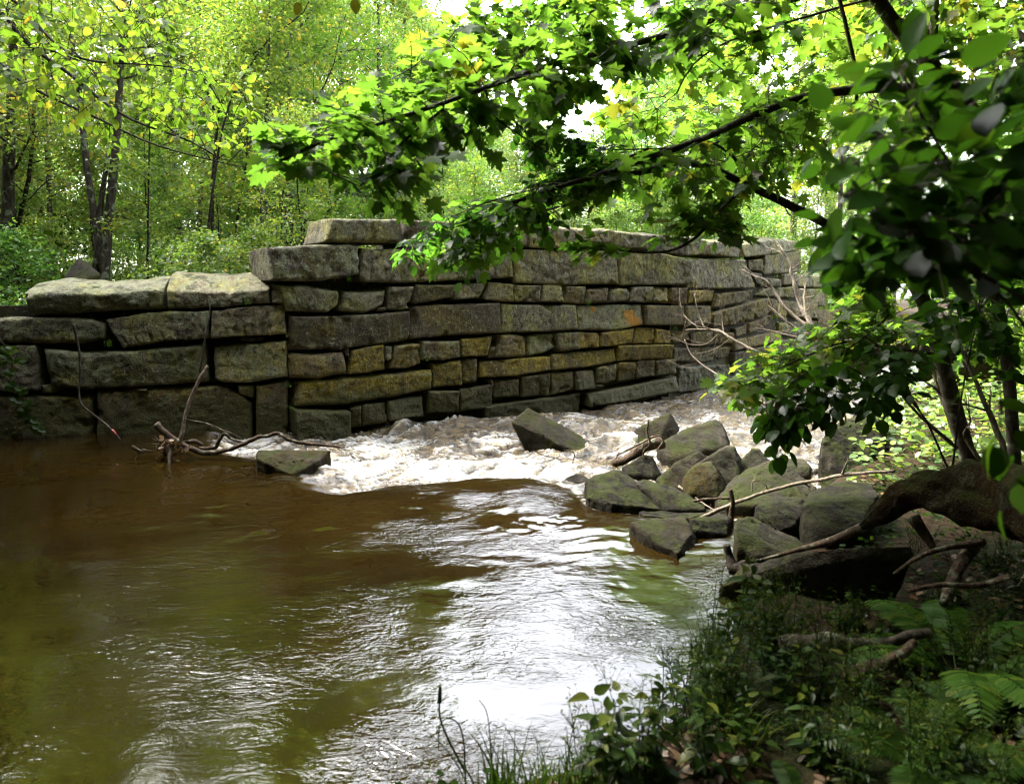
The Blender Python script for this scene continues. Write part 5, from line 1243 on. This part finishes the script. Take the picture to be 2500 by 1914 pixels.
# creeper on the low wall
def creeper():
    e = empty('creeper', tuple(z_ for z_ in unproj(*S('1', 60, 930), 'L'))); tag(e, 'bright green five leaved creeper trailing down the low wall at the left edge', 'vine')
    n3 = secn('L'); r = np.random.default_rng(12)
    P = catmull([unproj(*S('1', x, y), 'L') + n3 * .10 for x, y in ((-60, 900), (40, 930), (100, 1080), (150, 1200), (200, 1330), (270, 1440))], 30)
    mb = MB(); mb.tube(P, [.008, .003], 5); lf = MB()
    for x, y in ((60, 955), (20, 1035), (80, 1010), (150, 1020), (100, 1085), (90, 1165), (165, 1190), (135, 1250), (205, 1262), (170, 1310), (150, 1330), (215, 1360), (240, 1395), (268, 1412), (40, 985), (110, 955), (-20, 960), (10, 1075)):
        c = unproj(*S('1', x, y), 'L') + n3 * r.uniform(.14, .24); k = np.argmin(np.linalg.norm(P - c, axis=1)); mb.tube(np.array([P[k], c]), .003, 3)
        a = np.radians(np.array([-90, -30, -150, 20, -200]) + r.normal(0, 12)); ax = np.array([-n3[1], n3[0], 0])
        D = np.outer(np.cos(a), ax) + np.outer(np.sin(a), [0, 0, 1]) + n3 * .25 + r.normal(size=(5, 3)) * .12
        leaves(lf, np.repeat(c[None], 5, 0), D, np.repeat((n3 + [0, 0, .7])[None], 5, 0) + r.normal(size=(5, 3)) * .2, np.array([.10, .095, .095, .075, .075]) * r.uniform(.75, 1.1), T_OVATE, np.clip(r.normal(.75, .1, 5), 0, 1))
    child('stem', mb.mesh('stem', [M_BARKD]), e); child('foliage', lf.mesh('foliage', [M_MAPLE]), e)
creeper()

# ---------------------------------------------------------------- plants of the near bank
PV = {}
def herb(key, seed, h, nst, lsz, tmpl, pairs, lean=.25, tipbuds=0):
    r = np.random.default_rng(seed); st, lf = MB(), MB()
    for s in range(nst):
        az = r.uniform(0, 6.28); d = np.array([math.cos(az) * lean * r.random(), math.sin(az) * lean * r.random(), 1.0]); H = h * r.uniform(.6, 1.1)
        P = limb_path(np.array([r.normal() * .04, r.normal() * .04, -.03]), d / np.linalg.norm(d), H, 10, .1, r, .07); st.tube(P, [.0035, .0015], 4)
        for k in range(pairs):
            f = .2 + .8 * k / max(1, pairs - 1); i = min(9, int(f * 9)); b0 = P[i]; a0 = k * 1.57 + r.uniform(-.4, .4)
            for sg in (0, math.pi):
                D = np.array([math.cos(a0 + sg), math.sin(a0 + sg), r.uniform(-.35, .35)]); sz = lsz * (1.15 - .55 * f) * r.uniform(.7, 1.2)
                leaves(lf, [b0 + D * .012], [D], [np.array([0, 0, 1.0]) + r.normal(size=3) * .25], sz, tmpl, float(np.clip(r.normal(.5, .18), 0, 1)))
        for _ in range(tipbuds):
            q = limb_path(P[r.integers(6, 10)], rdir(1, r)[0] * [.7, .7, .2] + [0, 0, .6], r.uniform(.04, .12), 4, .1, r); st.tube(q, [.0014, .0008], 3)
            leaves(lf, np.repeat(q[-1:], 3, 0), rdir(3, r) + [0, 0, .6], rdir(3, r), .014, T_LANCE, .9)
    PV[key] = (('stem', st.mesh('stem', [M_HERB])), ('foliage', lf.mesh('foliage', [M_HERB])))
herb('broad0', 61, .42, 3, .12, T_POINT, 5); herb('broad1', 62, .34, 4, .085, T_POINT, 5); herb('weed0', 63, .5, 5, .06, T_LANCE, 8, tipbuds=14); herb('weed1', 64, .4, 6, .045, T_LANCE, 7, .4, 12); herb('small0', 65, .2, 7, .045, T_OVATE, 4, .5)
def grass(key, seed, h, n):
    r = np.random.default_rng(seed); lf = MB()
    for _ in range(n):
        az = r.uniform(0, 6.28); H = h * r.uniform(.5, 1.1); out = np.array([math.cos(az), math.sin(az), 0]); b = np.array([r.normal() * .05, r.normal() * .05, -.02]); sp = r.uniform(.15, .7)
        t = np.linspace(0, 1, 8)[:, None]; P = b + out * (sp * H * t ** 1.7) + np.array([0, 0, 1.0]) * H * (t - .45 * sp * t ** 3)
        w = .0045 * r.uniform(.6, 1.3) * (1 - t ** 2) + .0004; sd_ = np.array([-out[1], out[0], 0]); V = np.stack([P - sd_ * w, P + sd_ * w], 1).reshape(-1, 3)
        lf.add(V, [np.array([[2 * i, 2 * i + 1, 2 * i + 3, 2 * i + 2] for i in range(7)])], float(np.clip(r.normal(.6, .25), 0, 1)))
    PV[key] = (('blades', lf.mesh('blades', [M_HERB])),)
grass('grass0', 71, .38, 34); grass('grass1', 72, .28, 46)
def fern(key, seed, L, n):
    r = np.random.default_rng(seed); st, lf = MB(), MB()
    for s in range(n):
        az = s * 6.28 / n + r.uniform(-.3, .3); out = np.array([math.cos(az), math.sin(az), 0]); l = L * r.uniform(.75, 1.1); t = np.linspace(0, 1, 26)[:, None]
        P = out * (l * .8 * t) + np.array([0, 0, 1.0]) * l * (.75 * t - .55 * t ** 2.2); P = P + [0, 0, -.02]; st.tube(P, [.003, .001], 4)
        sd_ = np.array([-out[1], out[0], 0])
        for i in range(4, 26):
            f = i / 25; w = .21 * L * math.sin(math.pi * min(1, (1 - f) * .95 + .06)) ** .8 * (1.05 - .25 * f)
            T = P[i] - P[i - 1]; T /= np.linalg.norm(T); N = np.cross(T, sd_)
            if N[2] < 0: N = -N
            for sg in (1, -1):
                D = sd_ * sg + T * .45 - N * .12
                leaves(lf, [P[i]], [D], [N + r.normal(size=3) * .1], w * r.uniform(.9, 1.05), T_LANCE, float(np.clip(r.normal(.6, .12), 0, 1)))
    PV[key] = (('stem', st.mesh('stem', [M_HERB])), ('fronds', lf.mesh('fronds', [M_HERB])))
fern('fern0', 81, .55, 8); fern('fern1', 82, .42, 7)
rp_ = np.random.default_rng(33)
def put(key, name, label, cat, group, x, y, sc=1.0, col=(1, 1, 1), z=None):
    e = empty(name, (x, y, (ground_at(x, y) if z is None else z))); e.rotation_euler = (rp_.normal() * .08, rp_.normal() * .08, rp_.uniform(0, 6.28)); e.scale = (sc,) * 3
    for nm, me in PV[key]: o = link(nm, me, e); o.color = (*col, 1)
    tag(e, label, cat, group)
def putP(key, name, label, cat, group, px, py, sc=1.0, col=(1, 1, 1)):
    p = ground_hit(*S('P', px, py)); put(key, name, label, cat, group, p[0], p[1], sc, col)
putP('fern0', 'fern', 'large green fern with arching fronds below the mossy fallen trunk', 'fern', None, 2050, 1450, 1.25, (1.5, 1.6, 1.4))
for px, py, s in ((1980, 1660, 1.1), (1720, 1760, .9), (2150, 1600, 1.0)):
    putP('fern1' if s < 1 else 'fern0', 'fern', 'fern low in the deep shade at the bottom corner of the bank', 'fern', 'ferns at the foot of the bank', px, py, s * .8, (.8, .85, .8))
HL = {'broad0': 'broad leaved herb on the shaded bank by the water', 'broad1': 'bushy oval leaved herb on the shaded bank', 'weed0': 'tall airy weed with narrow leaves and tiny buds on the bank', 'weed1': 'spreading narrow leaved weed with tiny buds on the bank', 'small0': 'low small leaved seedling patch on the bank soil', 'grass0': 'tuft of long arching grass at the water edge', 'grass1': 'short dense grass tuft at the water edge'}
def bunch(keys, poly, n, smin, smax, name_of, col=1.0):
    for px, py in in_poly(poly, n, rp_):
        k = keys[rp_.integers(len(keys))]; g = rp_.uniform(.75, 1.15) * col
        nm, ct = ('grass_tuft', 'grass') if k.startswith('grass') else ('herb', 'herb')
        putP(k, nm, HL[k], ct, {'broad0': 'broad leaved herbs', 'broad1': 'bushy herbs', 'weed0': 'tall weeds', 'weed1': 'spreading weeds', 'small0': 'seedling patches', 'grass0': 'long grass tufts', 'grass1': 'short grass tufts'}[k], px, py, rp_.uniform(smin, smax), (g * rp_.uniform(.9, 1.2), g, g * .9))
bunch(['grass0', 'grass1', 'small0', 'weed1'], [(880, 1700), (1180, 1640), (1250, 1700), (1250, 1790), (880, 1790)], 11, .6, 1.0, None)
bunch(['broad0', 'broad0', 'weed0'], [(1270, 1640), (1380, 1600), (1420, 1720), (1290, 1760)], 8, .7, 1.0, None)
bunch(['weed0', 'weed1', 'broad1', 'broad0', 'grass1'], [(1400, 1560), (1520, 1420), (1600, 1300), (1700, 1330), (1720, 1480), (1600, 1600), (1480, 1680)], 34, .6, 1.05, None)
bunch(['weed0', 'broad1', 'weed1'], [(1600, 1320), (1760, 1340), (1950, 1340), (1950, 1400), (1700, 1420)], 9, .4, .65, None)
bunch(['weed1', 'small0', 'broad1'], [(1640, 1150), (1800, 1090), (1840, 1110), (1700, 1160)], 4, .4, .6, None)
bunch(['broad1', 'small0', 'weed1', 'weed0', 'broad0'], [(1550, 1700), (1700, 1480), (2194, 1380), (2194, 1720)], 34, .5, 1.0, None, .9)
bunch(['small0', 'broad1', 'weed1'], [(1900, 1230), (2194, 1150), (2194, 1380), (2000, 1380)], 16, .5, .8, None, .85)
# loose fallen leaves, one orange on the ledge
def one_leaf(label, crop, x, y, d, size, tint):
    mb = MB(); P = at_d(*S(crop, x, y), d); leaves(mb, [[0, 0, 0]], [[.8, .35, .1]], [[-.2, -.5, 1]], size, T_OVATE, tint)
    o = link('fallen_leaf', mb.mesh('fallen_leaf', [M_LITTER])); o.location = P; tag(o, label, 'leaf')
one_leaf('fallen orange leaf lying on the wet granite ledge', '4', 1665, 1185, 4.72, .10, .97)
one_leaf('yellow leaf caught at the foot of the wedge boulder', '4', 1580, 1110, 5.0, .07, 1.0)

def scatter(name, n, box, accept, lsize, mat, tmpl, hmax, tint, seed, flat=1.0, clump=0.0):
    r = np.random.default_rng(seed); X = r.uniform(box[0], box[1], n); Y = r.uniform(box[2], box[3], n)
    sh = signed(SHORE, X, Y); wl = -signed(WALL_LINE, X, Y)
    q = np.stack([X, Y, 0 * X], 1)
    k = accept(X, Y, sh, wl) & (fbm(q * .9 + seed, 3) > clump)
    X, Y = X[k], Y[k]; Z = ground_z(X, Y) + hmax * r.random(len(X)) ** 1.5 + .008; m = len(X)
    lf = MB(); leaves(lf, np.stack([X, Y, Z], 1), r.normal(size=(m, 3)) * [1, 1, .25], r.normal(size=(m, 3)) * .35 * (2 - flat) + [0, 0, 1], lsize * r.uniform(.6, 1.3, m), tmpl, np.clip(tint + r.normal(0, .22, m), 0, 1))
    o = link(name, lf.mesh(name, [mat])); tag(o, kind='stuff'); return o
scatter('fallen_leaves', 20000, (-1, 7, 1, 9), lambda X, Y, sh, wl: (sh > .1) & (np.abs(X) < Y), .045, M_LITTER, T_OVATE, .02, .4, 91)
scatter('ground_cover', 26000, (-1, 8, 1.2, 9), lambda X, Y, sh, wl: (sh > .12) & (np.abs(X) < Y) & (np.hypot(X - 1.9, Y - 5.0) > .5), .035, M_HERB, T_OVATE, .13, .35, 92, clump=-.05)
scatter('undergrowth', 100000, (2.5, 24, 6.3, 32), lambda X, Y, sh, wl: (sh > .2) & (np.abs(X) < Y * .85), .085, M_LEAF, T_OVATE, .45, .4, 93, clump=-.25)
scatter('forest_undergrowth', 90000, (-22, 16, 9, 30), lambda X, Y, sh, wl: (wl > 1.0) & (np.abs(X) < Y * .85), .08, M_LEAF, KITE, .8, .5, 94, clump=-.3)

wood_thing('grass_stalk', 'tall dark grass stalk with a nodding head and one arching blade at the water edge', 'grass', [('8', [(325, 860, 2.35), (322, 780, 2.35), (318, 700, 2.35), (300, 640, 2.35), (262, 622, 2.35), (238, 650, 2.35), (234, 720, 2.35)], .0035, .002), ('8', [(322, 800, 2.35), (270, 700, 2.36), (240, 620, 2.37), (237, 560, 2.38)], .004, .003), ('8', [(237, 570, 2.38), (238, 540, 2.38), (239, 515, 2.38)], .008, .005), ('8', [(420, 860, 2.3), (408, 700, 2.3), (395, 600, 2.3), (370, 560, 2.3)], .003, .0015)], M_HERB, 40)

# little plants rooted in the joints of the walls
for k, (crop, x, y, sec, sc, key) in enumerate([('1', 1450, 700, 'L', .5, 'small0'), ('1', 640, 945, 'L', .45, 'grass1'), ('2', 700, 520, 'R', .5, 'small0'), ('2', 1235, 1065, 'R', .4, 'small0'), ('3', 690, 595, 'R', .45, 'grass1'), ('3', 1210, 742, 'R', .5, 'small0'), ('1', 1690, 1180, 'L', .45, 'small0'), ('2', 310, 1400, 'R', .5, 'small0')]):
    q_ = unproj(*S(crop, x, y), sec) + secn(sec) * .03
    put(key, 'wall_plant', 'tiny green plant rooted in a joint of the stone wall', 'plant', 'little plants in the wall joints', q_[0], q_[1], sc, (1.6, 1.7, 1.5), z=q_[2])
